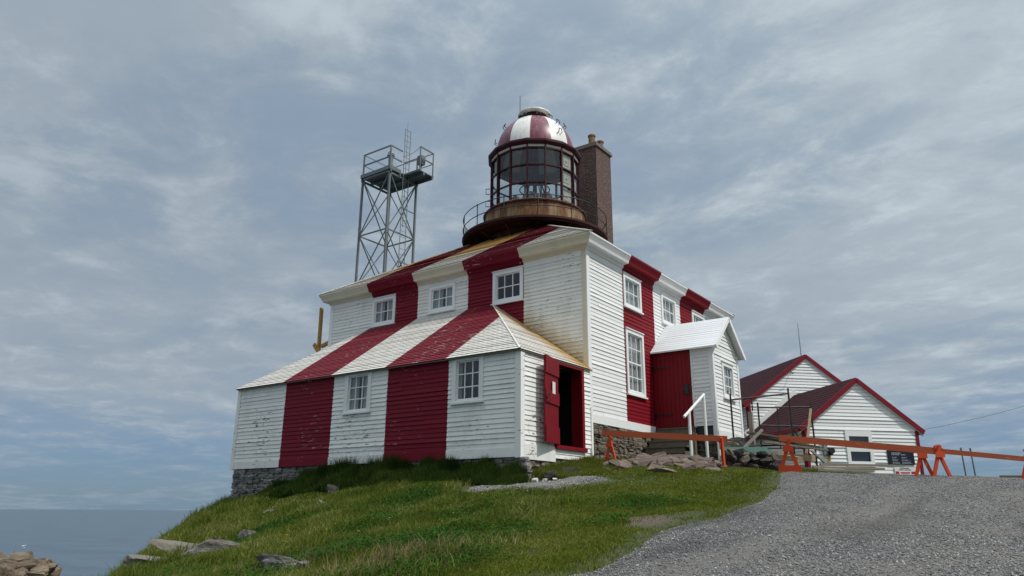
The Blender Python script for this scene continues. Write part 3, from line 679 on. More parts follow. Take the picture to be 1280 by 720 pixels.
# windows
def window(O, A, Nn, q, cols, rows, parent=LH, curtain=1.0, tw=0.115, th=None, sill=True, name='window'):
    O, A, Nn = map(Vector, (O, A, Nn)); a0, a1, z0, z1 = q
    th = tw if th is None else th
    P = lambda a, z, d: O+A*a+Zu*z+Nn*d
    def bx(mb, a, b, c, d, e, f): mb.obox(P((a+b)/2, (c+d)/2, (e+f)/2), A*(b-a)/2, Zu*(d-c)/2, Nn*(f-e)/2)
    mb = MB()
    bx(mb, a0, a0+tw, z0, z1, -0.02, 0.045); bx(mb, a1-tw, a1, z0, z1, -0.02, 0.045)
    bx(mb, a0+tw, a1-tw, z1-th, z1, -0.02, 0.043); bx(mb, a0+tw, a1-tw, z0, z0+th, -0.02, 0.043)
    bx(mb, a0-0.02, a1+0.02, z1-0.002, z1+0.028, -0.01, 0.075)
    if sill: bx(mb, a0-0.03, a1+0.03, z0-0.035, z0+0.012, -0.01, 0.09)
    # reveal
    for s_, t_ in ((a0+tw-0.012, a0+tw), (a1-tw, a1-tw+0.012)): bx(mb, s_, t_, z0+th, z1-th, -0.12, -0.021)
    bx(mb, a0+tw, a1-tw, z1-th, z1-th+0.012, -0.12, -0.021); bx(mb, a0+tw, a1-tw, z0+th-0.012, z0+th, -0.12, -0.021)
    fr = mb.build(name, M['trim'], parent)
    b0, b1, c0, c1 = a0+tw, a1-tw, z0+th, z1-th; mb = MB(); g = 0.014; e0, e1 = -0.045, -0.015
    bx(mb, b0, b0+0.035, c0, c1, e0, e1); bx(mb, b1-0.035, b1, c0, c1, e0, e1)
    bx(mb, b0+0.035, b1-0.035, c0, c0+0.045, e0, e1); bx(mb, b0+0.035, b1-0.035, c1-0.035, c1, e0, e1)
    for k in range(1, cols): x = b0+(b1-b0)*k/cols; bx(mb, x-g, x+g, c0+0.045, c1-0.035, e0+0.002, e1-0.002)
    for k in range(1, rows):
        z = c0+(c1-c0)*k/rows; gg = 0.024 if (rows == 4 and k == 2) else g
        bx(mb, b0+0.035, b1-0.035, z-gg, z+gg, e0+0.004, e1-0.004)
    mb.build('sash', M['trim'], fr)
    mb = MB(); mb.poly([P(b0, c0, -0.03), P(b1, c0, -0.03), P(b1, c1, -0.03), P(b0, c1, -0.03)]); mb.build('pane', M['glass'], fr)
    if curtain > 0:
        mb = MB(); n = 24
        for k in range(n):
            x0 = b0-0.03+(b1-b0+0.06)*k/n; x1 = b0-0.03+(b1-b0+0.06)*(k+1)/n
            if curtain < 1 and abs((k+0.5)/n-0.5) < (1-curtain)/2: continue
            d0 = -0.11+0.018*math.sin(k*1.9); d1 = -0.11+0.018*math.sin((k+1)*1.9)
            mb.poly([P(x0, c0-0.05, d0), P(x1, c0-0.05, d1), P(x1, c1+0.05, d1), P(x0, c1+0.05, d0)])
        mb.build('curtain', M['curtain'], fr, smooth=True)
    # near-black sheet standing in for the shade of the room behind
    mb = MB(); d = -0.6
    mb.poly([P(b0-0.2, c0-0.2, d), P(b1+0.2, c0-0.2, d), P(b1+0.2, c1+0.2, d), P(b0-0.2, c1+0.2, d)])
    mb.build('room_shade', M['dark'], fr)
    return fr
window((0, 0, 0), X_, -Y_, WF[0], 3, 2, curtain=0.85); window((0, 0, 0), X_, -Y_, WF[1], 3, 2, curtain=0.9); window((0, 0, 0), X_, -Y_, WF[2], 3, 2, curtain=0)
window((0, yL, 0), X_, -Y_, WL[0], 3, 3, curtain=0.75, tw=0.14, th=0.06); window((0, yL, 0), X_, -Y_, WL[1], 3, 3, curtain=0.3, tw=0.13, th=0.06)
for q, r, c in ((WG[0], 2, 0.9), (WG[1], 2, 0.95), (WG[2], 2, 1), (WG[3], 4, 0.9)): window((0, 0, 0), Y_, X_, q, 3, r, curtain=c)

# lean-to doorway with its open plank door
mb = MB()
a0, a1, z0, z1 = DO
mb.box((0.03, a0-0.09, z0-0.02), (0.115, a0+0.02, z1+0.10)); mb.box((0.03, a1-0.02, z0-0.02), (0.115, a1+0.10, z1+0.10))
mb.box((0.03, a0+0.02, z1-0.03), (0.118, a1-0.02, z1+0.10)); mb.box((0.03, a0-0.12, z0-0.10), (0.16, a1+0.14, z0-0.01))
mb.box((-0.25, a1+0.01, z0), (0.029, a1+0.05, z1)); mb.box((-0.25, a0-0.05, z0), (0.029, a0-0.01, z1))
mb.build('door_frame', M['door_red'], LH)
hinge = Vector((0.125, -1.81, 0)); al = R(12); dd = Vector((math.sin(al), -math.cos(al), 0)); dn = Vector((math.cos(al), math.sin(al), 0))
mb = MB(); L = 0.92
for k in range(7):
    a = L*k/7; b = L*(k+1)/7-0.008; ztop = 3.74
    mb.obox(hinge+dd*(a+b)/2+Zu*(1.62+ztop)/2, dd*(b-a)/2, dn*0.018, Zu*(ztop-1.62)/2)
for z_, hh in ((3.52, 0.22), (2.73, 0.16), (1.82, 0.20)):
    mb.obox(hinge+dd*L/2+dn*0.034+Zu*z_, dd*L/2, dn*0.015, Zu*hh)
dr = mb.build('door', M['door_red'], LH); dr['label'] = 'open red plank door'
mb = MB(); hz = hinge+dd*(L-0.07)+dn*0.06
mb.tube([hz+Zu*2.58, hz+dn*0.05+Zu*2.60, hz+dn*0.05+Zu*2.76, hz+Zu*2.78], 0.012, 6); mb.bar(hz+Zu*2.68, hz+dd*0.22+dn*0.05+Zu*2.70, 0.02, 0.02)
mb.build('handle', M['iron'], dr)
mb = MB(); mb.obox(hinge+dd*0.40+dn*0.052+Zu*2.98, dd*0.10, dn*0.002, Zu*0.15)
ntc = mb.build('notice', M['signwhite'], dr)
mb.v = []; mb = MB(); mb.obox(hinge+dd*0.40+dn*0.052+Zu*3.125, dd*0.085, dn*0.0, Zu*0.03)

# porch on the sunny side
PY0, PY1, PX, PA = 4.15, 6.38, 2.0, 5.27
ZPE, ZPA = 4.98, 6.05
PW = (4.88, 5.88, 3.47, 4.62)
mb = MB()
boards(mb, (0, PY0, 0), X_, Zu, -Y_, 2.55, 5.0, lambda z: (1.36, PX-0.09), h=0.118)
wall_backing(mb, (0, PY0, 0), X_, -Y_, 0, PX, 2.2, 5.05, [])
def plim(z):
    if z < 5.0: return (PY0+0.10, PY1-0.10)
    t = (z-5.0)/(ZPA-5.0); return (PY0+(PA-PY0)*t, PY1-(PY1-PA)*t)
boards(mb, (PX, 0, 0), Y_, Zu, X_, 2.42, 6.02, plim, h=0.118, holes=[hole(PW)])
mb.poly([(PX-0.03, PY0, 2.2), (PX-0.03, PY0, 3.52), (PX-0.03, PY1, 3.52), (PX-0.03, PY1, 2.2)], 2)
mb.poly([(PX-0.03, PY0, 4.56), (PX-0.03, PY0, 5.0), (PX-0.03, PA, 6.05), (PX-0.03, PY1, 5.0), (PX-0.03, PY1, 4.56)], 2)
mb.poly([(PX-0.03, PY0, 3.52), (PX-0.03, PY0, 4.56), (PX-0.03, 4.93, 4.56), (PX-0.03, 4.93, 3.52)], 2)
mb.poly([(PX-0.03, 5.83, 3.52), (PX-0.03, 5.83, 4.56), (PX-0.03, PY1, 4.56), (PX-0.03, PY1, 3.52)], 2)
boards(mb, (0, PY1, 0), -X_, Zu, Y_, 2.42, 5.0, lambda z: (-PX+0.09, 0), h=0.118)
mb.box((PX, PY0+0.10, 2.17), (PX+0.03, PY1-0.1, 2.42)); 
pw = mb.build('porch_wall', [M['white'], M['red'], M['room']], LH)
part('corner_board', M['trim'], pw, ((PX-0.10, PY0-0.035, 2.17), (PX+0.034, PY0-0.002, 5.0)), ((PX+0.002, PY0-0.002, 2.17), (PX+0.036, PY0+0.10, 5.0)))
part('corner_board', M['trim'], pw, ((PX+0.002, PY1-0.10, 2.17), (PX+0.036, PY1+0.03, 5.0)))
part('corner_board', M['trim'], pw, ((1.30, PY0-0.03, 2.5), (1.36, PY0+0.01, 4.98)))
window((PX, 0, 0), Y_, X_, PW, 3, 3, parent=LH, curtain=0.4)
mb = MB(); n = 9
for k in range(n):
    a = 0.03+1.27*k/n; b = 0.03+1.27*(k+1)/n-0.007; mb.box((a, PY0-0.05, 2.56), (b, PY0-0.015, 4.98))
pd = mb.build('door', M['door_red'], LH); pd['label'] = 'shut red plank door under the porch eave'
for z_ in (4.45, 2.95): part('hinge', M['iron'], pd, ((0.06, PY0-0.065, z_-0.025), (0.62, PY0-0.05, z_+0.025)), ((0.04, PY0-0.075, z_-0.09), (0.10, PY0-0.05, z_+0.09)))
mb = MB(); mb.box((1.0, PY0-0.08, 3.68), (1.29, PY0-0.05, 3.76)); mb.box((1.08, PY0-0.085, 3.55), (1.2, PY0-0.05, 3.86)); mb.box((1.02, PY0-0.08, 3.58), (1.28, PY0-0.055, 3.62))
mb.build('latch', M['iron'], pd)
mb = MB()
for sgn in (-1, 1):
    ye = PY0-0.20 if sgn < 0 else PY1+0.20; run = abs(PA-ye); zz = ZPE-0.02; rise = ZPA+0.07-zz; s_ = math.hypot(run, rise)
    U = Vector((0, (PA-ye)/s_, rise/s_)); Nn = Vector((0, -abs(rise)/s_*(1 if sgn < 0 else -1), run/s_))
    boards(mb, (0, ye, zz), X_, U, Nn, 0, s_, lambda s: (0.02, 2.25), h=0.13, t=0.006)
    a, b, c, d = Vector((0.02, ye, zz-0.04)), Vector((2.24, ye, zz-0.04)), Vector((2.24, PA, ZPA+0.03)), Vector((0.02, PA, ZPA+0.03))
    mb.poly([a, d, c, b], 1)
    mb.poly([a+Zu*0.04, a, b, b+Zu*0.04], 1)
pr_ = mb.build('porch_roof', [M['roof_new'], M['trim']], LH)
mb = MB()
for sgn in (-1, 1):
    ye = PY0-0.20 if sgn < 0 else PY1+0.20
    p, q = Vector((2.235, ye, ZPE-0.06)), Vector((2.235, PA, ZPA+0.015)); mb.bar(p, q, 0.03, 0.13, side=X_)
mb.build('barge_board', M['trim'], pr_)

# rubble foundations, stone by stone
def stone(mb, c, sx, sy, sz, mi=0, ang=0.0, rough=0.16):
    c = Vector(c); vs = []
    g = [-1, 0, 1]; idx = {}
    for i in g:
        for j in g:
            for k in g:
                if i == j == k == 0: continue
                l = math.sqrt(i*i+j*j+k*k); q = 0.80 if l > 1.6 else (0.93 if l > 1.3 else 1.0)
                x, y, z = i*sx*q*rnd.uniform(1-rough, 1+rough), j*sy*q*rnd.uniform(1-rough, 1+rough), k*sz*q*rnd.uniform(1-rough, 1+rough)
                ca, sa = math.cos(ang), math.sin(ang); idx[(i, j, k)] = len(vs); vs.append(c+Vector((x*ca-y*sa, x*sa+y*ca, z)))
    fs = []
    for ax in range(3):
        for sd in (-1, 1):
            for u in (-1, 0):
                for v in (-1, 0):
                    q = []
                    for du, dv in ((0, 0), (1, 0), (1, 1), (0, 1)):
                        t = [0, 0, 0]; t[ax] = sd; t[(ax+1) % 3] = u+du; t[(ax+2) % 3] = v+dv; q.append(idx[tuple(t)])
                    fs.append(tuple(q if sd > 0 else q[::-1]))
    mb.add(vs, fs, mi)
def rubble(mb, p, q, ztop, zbot, Nn, h=0.15, depth=0.2):
    p, q, Nn = Vector(p), Vector(q), Vector(Nn); d = (q-p); L = d.length; d.normalize(); z = ztop
    ang = math.atan2(d.y, d.x)
    while z > zbot:
        hh = h*rnd.uniform(0.65, 1.3); a = -0.05
        while a < L:
            wd = rnd.uniform(0.14, 0.42)
            if rnd.random() < 0.35:
                for zz in (z-hh*0.25, z-hh*0.75): stone(mb, p+d*(a+wd/2)+Zu*zz+Nn*rnd.uniform(-0.05, 0.02), wd/2, depth/2, hh*0.25, ang=ang)
            else: stone(mb, p+d*(a+wd/2)+Zu*(z-hh/2)+Nn*rnd.uniform(-0.05, 0.03), wd/2, depth/2, hh/2, ang=ang)
            a += wd*0.98
        z -= hh*0.97
mb = MB()
rubble(mb, (-11.0, yL+0.10, 0), (-4.5, yL+0.10, 0), ZL, -0.4, -Y_)
rubble(mb, (-4.5, yL+0.10, 0), (0.0, yL+0.10, 0), ZL, 0.4, -Y_)
rubble(mb, (-11.1, yL+0.10, 0), (-11.1, 0.0, 0), ZL, -0.4, -X_)
mb.box((-10.95, yL+0.14, -0.6), (-0.12, -0.2, ZL-0.02)); mb.box((-10.9, 0.1, -0.6), (-0.12, 10.9, ZB-0.02)); mb.box((0.1, PY0+0.16, 0.9), (PX-0.16, PY1-0.1, 2.16))
rubble(mb, (-11.1, 0, 0), (-11.1, 11, 0), ZB, -0.3, -X_, h=0.3)
mb.build('stone_foundation', M['stone_grey'], LH); mb = MB()
rubble(mb, (-0.02, yL+0.05, 0), (-0.02, -0.1, 0), ZL+0.05, 0.5, X_)
mb.build('stone_foundation', M['stone_brown'], LH)['label'] = 'brown rubble footing under the lean-to doorway'; mb = MB()
rubble(mb, (-0.06, 0.0, 0), (-0.06, 4.2, 0), ZB, 1.0, X_)
mb.build('stone_foundation', M['stone_brown'], LH); mb = MB()
rubble(mb, (PX-0.1, PY0+0.1, 0), (PX-0.1, PY1-0.05, 0), 2.18, 1.1, X_)
rubble(mb, (1.4, PY0+0.1, 0), (PX-0.1, PY0+0.1, 0), 2.3, 1.1, -Y_)
mb.build('stone_foundation', M['stone_brown'], LH)['label'] = 'brown rubble footing on the sunny side'

# tower drum, gallery, lantern
C0 = (-5.52, 5.48); DX = -9.0   # lantern phase relative to the direction towards the camera
camdir = math.atan2(-17.787-C0[1], 10.28-C0[0])
mb = MB(); mb.lathe([(1.95, 9.3), (1.95, 10.33)], C0, 40); mb.build('tower_drum', M['rust'], LH, smooth=True)
RG = 2.93; mb = MB()
mb.lathe([(1.9, 10.33), (RG-0.02, 10.33), (RG, 10.34), (RG, 10.42), (RG-0.05, 10.43), (1.9, 10.43)], C0, 64)
for k in range(224):
    an = 2*math.pi*k/224; e = Vector((math.cos(an), math.sin(an), 0)); p = Vector((*C0, 10.28))
    mb.bar(p+e*(RG-0.42), p+e*(RG-0.03), 0.016, 0.09)
ga = mb.build('gallery', M['gallery'], LH)
mb = MB()
for k in range(14):
    an = camdir+R(2.5)+2*math.pi*k/14; e = Vector((math.cos(an), math.sin(an), 0)); c = Vector((*C0, 0))
    mb = MB(); mb.bar(c+e*1.97+Zu*9.95, c+e*(RG-0.2)+Zu*10.24, 0.06, 0.10); mb.build('bracket', M['gallery'], ga)
mb = MB(); ra = RG-0.03
for z_ in (10.80, 11.24): mb.tube([(C0[0]+ra*math.cos(2*math.pi*k/56), C0[1]+ra*math.sin(2*math.pi*k/56), z_) for k in range(56)], 0.017, 6, close=True)
rl = mb.build('railing', M['iron'], ga)
for k in range(14):
    an = camdir+R(2.5)+2*math.pi*k/14; e = Vector((math.cos(an), math.sin(an), 0)); c = Vector((*C0, 0))+e*ra
    mb = MB(); mb.tube([c+Zu*10.34, c+Zu*11.27], 0.02, 6); mb.tube([c+Zu*10.4-e*0.02, c-e*0.25+Zu*10.36], 0.012, 5)
    mb.build('post', M['iron'], ga)
mb = MB()
mb.lathe([(2.03, 10.36), (2.03, 11.36), (2.09, 11.39), (2.10, 11.43), (2.06, 11.47), (1.70, 11.48)], C0, 56)
for k in range(16):
    an = camdir+R(4)+2*math.pi*k/16; e = Vector((math.cos(an), math.sin(an), 0)); c = Vector((*C0, 0))+e*2.035
    mb.bar(c+Zu*10.38, c+Zu*11.36, 0.05, 0.012, side=Vector((-e.y, e.x, 0)))
mb.build('lantern_base', M['rust'], LH, smooth=False)
NS = 16; RL = 1.80; zg0, zg1 = 11.48, 13.80
pts = [Vector((C0[0]+RL*math.cos(camdir+R(-9+22.5*k)), C0[1]+RL*math.sin(camdir+R(-9+22.5*k)), 0)) for k in range(NS)]
ctr = Vector((*C0, 0))
mb = MB()
for k in range(NS):
    e = (pts[k]-ctr).normalized(); mb.bar(pts[k]+Zu*zg0, pts[k]+Zu*(zg1+0.12), 0.06, 0.10, side=Vector((-e.y, e.x, 0)))
    nx = pts[(k+1) % NS]
    for z_, hh in ((zg0+0.02, 0.05), (12.25, 0.05), (13.015, 0.05), (zg1-0.06, 0.05)): mb.bar(pts[k]+Zu*z_, nx+Zu*z_, 0.06, hh)
ln = mb.build('lantern_frame', M['dark_red'], LH)
mb = MB()
for k in range(NS):
    nx = pts[(k+1) % NS]; s_ = 0.985
    for z0_, z1_ in ((zg0, 12.25), (12.25, 13.015), (13.015, zg1-0.06)):
        p, q = ctr+(pts[k]-ctr)*s_, ctr+(nx-ctr)*s_; mb.poly([p+Zu*z0_, q+Zu*z0_, q+Zu*z1_, p+Zu*z1_])
mb.build('pane', M['glass'], ln)
mb = MB()
for k in range(NS):
    nx = pts[(k+1) % NS]; p, q = pts[k], nx; mb.bar(p*1.0+Zu*(zg1+0.03), q+Zu*(zg1+0.03), 0.05, 0.10)
mb.build('vent_strip', M['panel'], ln)
mb = MB()
for k in (2, 3, 4, 5):
    s_ = 0.955; p, q = ctr+(pts[k]-ctr)*s_, ctr+(pts[(k+1) % NS]-ctr)*s_; e = ((p+q)/2-ctr).normalized(); t = (q-p).normalized()
    for z0_, z1_ in ((zg0+0.05, 12.2), (12.3, 12.96), (13.08, zg1-0.12)):
        mb.obox((p+q)/2+Zu*(z0_+z1_)/2, t*0.29, e*0.012, Zu*(z1_-z0_)/2, 0)
        mb.obox((p+q)/2+e*0.016+Zu*(z0_+z1_)/2, t*0.16, e*0.004, Zu*0.17, 1); mb.obox((p+q)/2+e*0.022+Zu*(z0_+z1_)/2, t*0.14, e*0.003, Zu*0.15, 0)
        mb.obox((p+q)/2+e*0.027+Zu*(z0_+z1_)/2, t*0.06, e*0.002, Zu*0.05, 1)
mb.build('blind_panel', [M['panel'], M['greywood']], ln)
mb = MB(); mb.lathe([(0.0, 11.42), (1.7, 11.42)], C0, 32); mb.build('lantern_floor', M['greywood'], ln)
# lamp apparatus: a ring of round reflectors on an iron stand
mb = MB(); mb.tube([(*C0, 11.42), (*C0, 13.9)], 0.06, 8)
for z_ in (11.95, 12.7): mb.tube([(C0[0]+0.62*math.cos(2*math.pi*k/20), C0[1]+0.62*math.sin(2*math.pi*k/20), z_) for k in range(20)], 0.025, 6, close=True)
for k in range(8):
    an = camdir+R(10)+k*math.pi/4; e = Vector((math.cos(an), math.sin(an), 0)); mb.tube([ctr+e*0.62+Zu*11.9, ctr+Zu*13.7+e*0.1], 0.02, 5); mb.tube([ctr+e*0.62+Zu*11.95, ctr+Zu*11.95], 0.02, 5)
la = mb.build('lamp_stand', M['iron'], LH)
for k in range(8):
    an = camdir+R(-14)+k*math.pi/4; e = Vector((math.cos(an), math.sin(an), 0)); c = ctr+e*0.95+Zu*11.98; t = Vector((-e.y, e.x, 0)); mb = MB()
    vs = []; n = 18
    for (r_, d_) in ((0.27, 0.0), (0.24, -0.09), (0.15, -0.17), (0.04, -0.20)):
        for j in range(n): a = 2*math.pi*j/n; vs.append(c+t*r_*math.cos(a)+Zu*r_*math.sin(a)+e*d_)
    fs = [(i*n+j, i*n+(j+1) % n, (i+1)*n+(j+1) % n, (i+1)*n+j) for i in range(3) for j in range(n)]
    mb.add(vs, fs); mb.tube([c+t*0.27*math.cos(2*math.pi*j/n)+Zu*0.27*math.sin(2*math.pi*j/n) for j in range(n)], 0.014, 5, close=True)
    mb.build('reflector', M['reflector'], la, smooth=True)
# cornice ring, dome, vent cap, rod
mb = MB(); mb.lathe([(1.72, 13.86), (1.90, 13.90), (1.96, 13.98), (1.96, 14.06), (1.88, 14.13), (1.62, 14.15)], C0, 16, a0=camdir+R(-9), a1=camdir+R(351)); mb.build('lantern_cornice', M['dark_red'], LH)
mb = MB(); prof_d = [(1.66*math.cos(t), 14.14+1.80*math.sin(t)) for t in [R(5*k) for k in range(0, 15)]]
prof_d = [p for p in prof_d if p[0] > 0.5]+[(0.52, 15.86)]
ph = camdir+R(-6.5)
mb.lathe(prof_d, C0, 96, mf=lambda t, j: 1 if ((t//8) % 2 == 0) else 0, a0=ph, a1=ph+2*math.pi)
do = mb.build('dome', [M['dome_white'], M['dome_red']], LH, smooth=True)
mb = MB(); mb.lathe([(0.53, 15.80), (0.53, 16.08)], C0, 32); nk = mb.build('vent_neck', M['dark_red'], do, smooth=True)
mb = MB(); mb.lathe([(0.50, 16.06), (0.66, 16.07), (0.70, 16.10), (0.70, 16.16), (0.64, 16.20), (0.3, 16.24), (0.0, 16.25)], C0, 40); mb.build('vent_cap', M['dome_white'], do, smooth=True)
mb = MB(); e = Vector((math.cos(camdir-R(80)), math.sin(camdir-R(80)), 0)); q = ctr+e*0.62; mb.tube([q+Zu*15.95, q+Zu*17.05], 0.02, 6, r2=0.012); mb.box((q.x-0.05, q.y-0.05, 15.9), (q.x+0.05, q.y+0.05, 16.12))
mb.build('lightning_rod', M['iron'], do)
def dome_pt(an, el): r_ = 1.67*math.cos(R(el)); return Vector((C0[0]+r_*math.cos(an), C0[1]+r_*math.sin(an), 14.14+1.81*math.sin(R(el)))), Vector((math.cos(an)*math.cos(R(el)), math.sin(an)*math.cos(R(el)), math.sin(R(el))))
for an_, el in ((-62, 38), (-22, 52), (9, 52), (38, 54), (43, 38), (38, 18), (66, 40), (-85, 22), (100, 40), (140, 50), (180, 52), (220, 50)):
    p, nrm = dome_pt(camdir+R(an_), el); t = Zu.cross(nrm).normalized(); u = nrm.cross(t); mb = MB()
    mb.tube([p-t*0.08-u*0.09, p-t*0.08-u*0.09+nrm*0.09, p-t*0.06+u*0.06+nrm*0.13, p+t*0.06+u*0.06+nrm*0.13, p+t*0.08-u*0.09+nrm*0.09, p+t*0.08-u*0.09], 0.017, 6)
    mb.build('step_rung', M['iron'], do)
for z_ in (12.05, 12.6):
    e = Vector((math.cos(camdir-R(87)), math.sin(camdir-R(87)), 0)); p = ctr+e*1.84+Zu*z_; t = Zu
    mb = MB(); mb.tube([p-t*0.12, p-t*0.12+e*0.16, p+t*0.12+e*0.16, p+t*0.12], 0.018, 6); mb.build('grab_rung', M['iron'], ln)
# chimney
mb = MB(); cx0, cx1, cy0, cy1 = -5.45, -4.33, 8.6, 9.95
mb.box((cx0, cy0, 8.8), (cx1, cy1, 15.72)); ch = mb.build('chimney', M['brick'], LH)
mb = MB(); mb.box((cx0-0.07, cy0-0.07, 15.72), (cx1+0.07, cy1+0.07, 15.83)); mb.box((cx0-0.03, cy0-0.03, 15.83), (cx1+0.03, cy1+0.03, 15.92)); mb.build('chimney_cap', M['cap'], ch)
for x_, y_, r_, h_ in ((-4.72, 8.95, 0.16, 0.56), (-4.62, 9.55, 0.15, 0.48)):
    mb = MB(); mb.lathe([(r_+0.02, 15.9), (r_, 16.0), (r_-0.01, 15.92+h_-0.09), (r_+0.02, 15.92+h_-0.07), (r_+0.02, 15.92+h_), (r_-0.04, 15.92+h_), (r_-0.05, 15.9)], (x_, y_), 18)
    mb.build('chimney_pot', M['pot'], ch, smooth=False)

# ------------------------------------------------------------------ steps, handrail, bits by the house
o = thing('wooden_steps', (0.7, 3.5, 1.6), 'dark weathered timber steps rising to the shut red porch door', 'steps')
for k, (yf, zt) in enumerate(((3.08, 1.90), (3.38, 2.11), (3.68, 2.32), (3.95, 2.53))):
    mb = MB(); mb.box((0.04-0.05*(3-k)+0.1, yf, zt-0.045), (1.40+0.02*(3-k), yf+0.31 if k < 3 else PY0-0.06, zt)); 
    mb.box((0.1, yf+0.03, zt-0.22), (1.38, yf+0.055, zt-0.046)); mb.build('step', M['stepwood'], o)
part('stringer', M['stepwood'], o, ((0.1, 3.13, 1.3), (0.14, 4.09, 1.75))); part('stringer', M['stepwood'], o, ((1.34, 3.13, 1.3), (1.38, 4.09, 1.75)), ((1.34, 3.7, 1.75), (1.378, 4.08, 2.27)))
o = thing('handrail', (1.6, 3.3, 1.5), 'white wooden handrail with round posts beside the dark steps', 'handrail')
mb = MB(); mb.tube([(1.62, 2.62, 2.66), (1.84, 3.70, 3.43)], 0.042, 10); mb.build('rail', M['trim'], o)
for x_, y_, zt in ((1.67, 2.88, 2.84), (1.84, 3.66, 3.40), (2.10, 3.93, 3.32)):
    mb = MB(); mb.tube([(x_, y_, tz(x_, y_)-0.2), (x_, y_, zt)], 0.045, 10); mb.build('post', M['trim'], o)

def rockmesh(mb, c, s, seed, sub=3, planes=16, rough=0.06, yaw=0.0, flat=0.0, m=0, tilt=(0.0, 0.0)):
    """a broken stone: sphere cut by flat fracture planes, then strata steps and grain"""
    rr = random.Random(seed); bm = bmesh.new(); bmesh.ops.create_icosphere(bm, subdivisions=sub, radius=1.0)
    pl = [(Vector((rr.gauss(0, 0.18), rr.gauss(0, 0.18), 1)).normalized(), rr.uniform(0.45, 0.6))]
    for _ in range(planes):
        n = Vector((rr.gauss(0, 1), rr.gauss(0, 1), rr.gauss(0, 0.7))).normalized(); pl.append((n, rr.uniform(0.42, 0.80)))
    if flat: pl.append((Vector((0.1, 0.05, 1)).normalized(), flat))
    rot = Matrix.Rotation(yaw, 3, 'Z') @ Matrix.Rotation(tilt[0], 3, 'X') @ Matrix.Rotation(tilt[1], 3, 'Y'); off = Vector((seed*1.37 % 50, seed*2.1 % 50, 0))
    for v in bm.verts:
        p = v.co.copy()*1.12
        for _ in (0, 1):
            for n, d in pl:
                k = p.dot(n)-d
                if k > 0: p -= n*k
        st = mnoise.noise(Vector((0.3, 0.2, p.z*6.0))+off)
        p += Vector((p.x, p.y, 0))*0.10*st
        p += p.normalized()*rough*(mnoise.noise(p*3.3+off)+0.6*mnoise.noise(p*8.1+off))
        p = rot @ Vector((p.x*s[0], p.y*s[1], p.z*s[2])); v.co = p*1.3+Vector(c)
    i = len(mb.v); mb.v += [tuple(v.co) for v in bm.verts]
    for f in bm.faces: mb.f.append(tuple(i+v.index for v in f.verts)); mb.m.append(m); mb.uv += [(0, 0)]*3
    bm.free()
# bedrock heaved up in front of the steps
mb = MB(); rr = random.Random(21)
for i in range(260):
    u_ = rr.random()**0.8; v_ = rr.gauss(0.1, 0.44)
    x_, y_ = 0.75+2.3*u_-0.45*v_, -0.75+2.3*u_+0.9*v_
    if (x_ < 0.9 and y_ > -0.5) or y_ > 2.6 or (x_ < 1.5 and y_ > 2.0) or (u_ < 0.3 and rr.random() < 0.55): continue
    edge = 1-min(1, abs(v_)/0.8)
    s_ = rr.uniform(0.10, 0.27)*(1.0 if rr.random() < 0.85 else 1.4)
    rockmesh(mb, (x_, y_, tz(x_, y_)-0.07+0.17*edge*rr.random()-0.03*max(0, y_)), (s_*1.35, s_*0.8, s_*0.5), 40+i, 3, 12, 0.07, 0.45+rr.gauss(0, 0.35), tilt=(R(38+rr.gauss(0, 14)), R(rr.gauss(0, 12))))
tag(mb.build('bedrock_ledge', M['stone_pink'], base=(1.5, 0.6, 1.2)), 'pinkish layered bedrock ledge breaking through the lawn below the steps', 'rock')
BO = [  # px-derived ground spots, sizes, material, label
 ((-2.1, -9.5), (0.62, 0.26, 0.26), 'stone_ledge', 'long pale ledge rock low on the seaward grass slope'),
 ((-2.9, -9.3), (0.85, 0.28, 0.24), 'stone_ledge', 'broad buff ledge rock beside the pale one near the slope edge'),
 ((-2.9, -10.15), (0.85, 0.32, 0.28), 'stone_ledge', 'rough brown ledge rock at the lower left foot of the grass'),
 ((-1.35, -10.2), (0.28, 0.18, 0.18), 'stone_ledge', 'small grey rock just below the long pale ledge'),
 ((-3.45, -8.0), (0.21, 0.16, 0.2), 'stone_grey', 'squared grey boulder alone in the grass above the ledges'),
 ((1.85, -11.2), (0.32, 0.24, 0.22), 'stone_grey', 'grey angular boulder in tall grass at the bottom of the photo'),
 ((2.12, -11.1), (0.09, 0.08, 0.13), 'stone_grey', 'pointed small grey stone right of the angular boulder'),
 ((-5.05, -4.35), (0.22, 0.2, 0.24), 'stone_dark', 'dark round boulder on the grass mound below the lean-to'),
 ((-4.15, -4.9), (0.36, 0.10, 0.07), 'stone_ledge', 'flat pale slab lying in grass below the striped lean-to'),
 ((-3.8, -5.95), (0.2, 0.13, 0.12), 'stone_grey', 'small grey boulder below the flat pale slab'),
 ((-4.95, -5.25), (0.26, 0.12, 0.08), 'stone_ledge', 'low buff stone left of the dark round boulder'),
 ((-5.4, -5.8), (0.34, 0.12, 0.08), 'stone_ledge', 'half buried buff stone on the slope nearer the sea'),
 ((0.62, -2.95), (0.30, 0.22, 0.22), 'stone_dark', 'dark stone under the lean-to door sill'),
 ((0.75, -2.2), (0.35, 0.20, 0.18), 'stone_dark', 'dark flat stone between the door sill and the bedrock'),
 ((0.15, -0.95), (0.30, 0.20, 0.20), 'stone_dark', 'dark stone wedged under the corner by the red sill')]
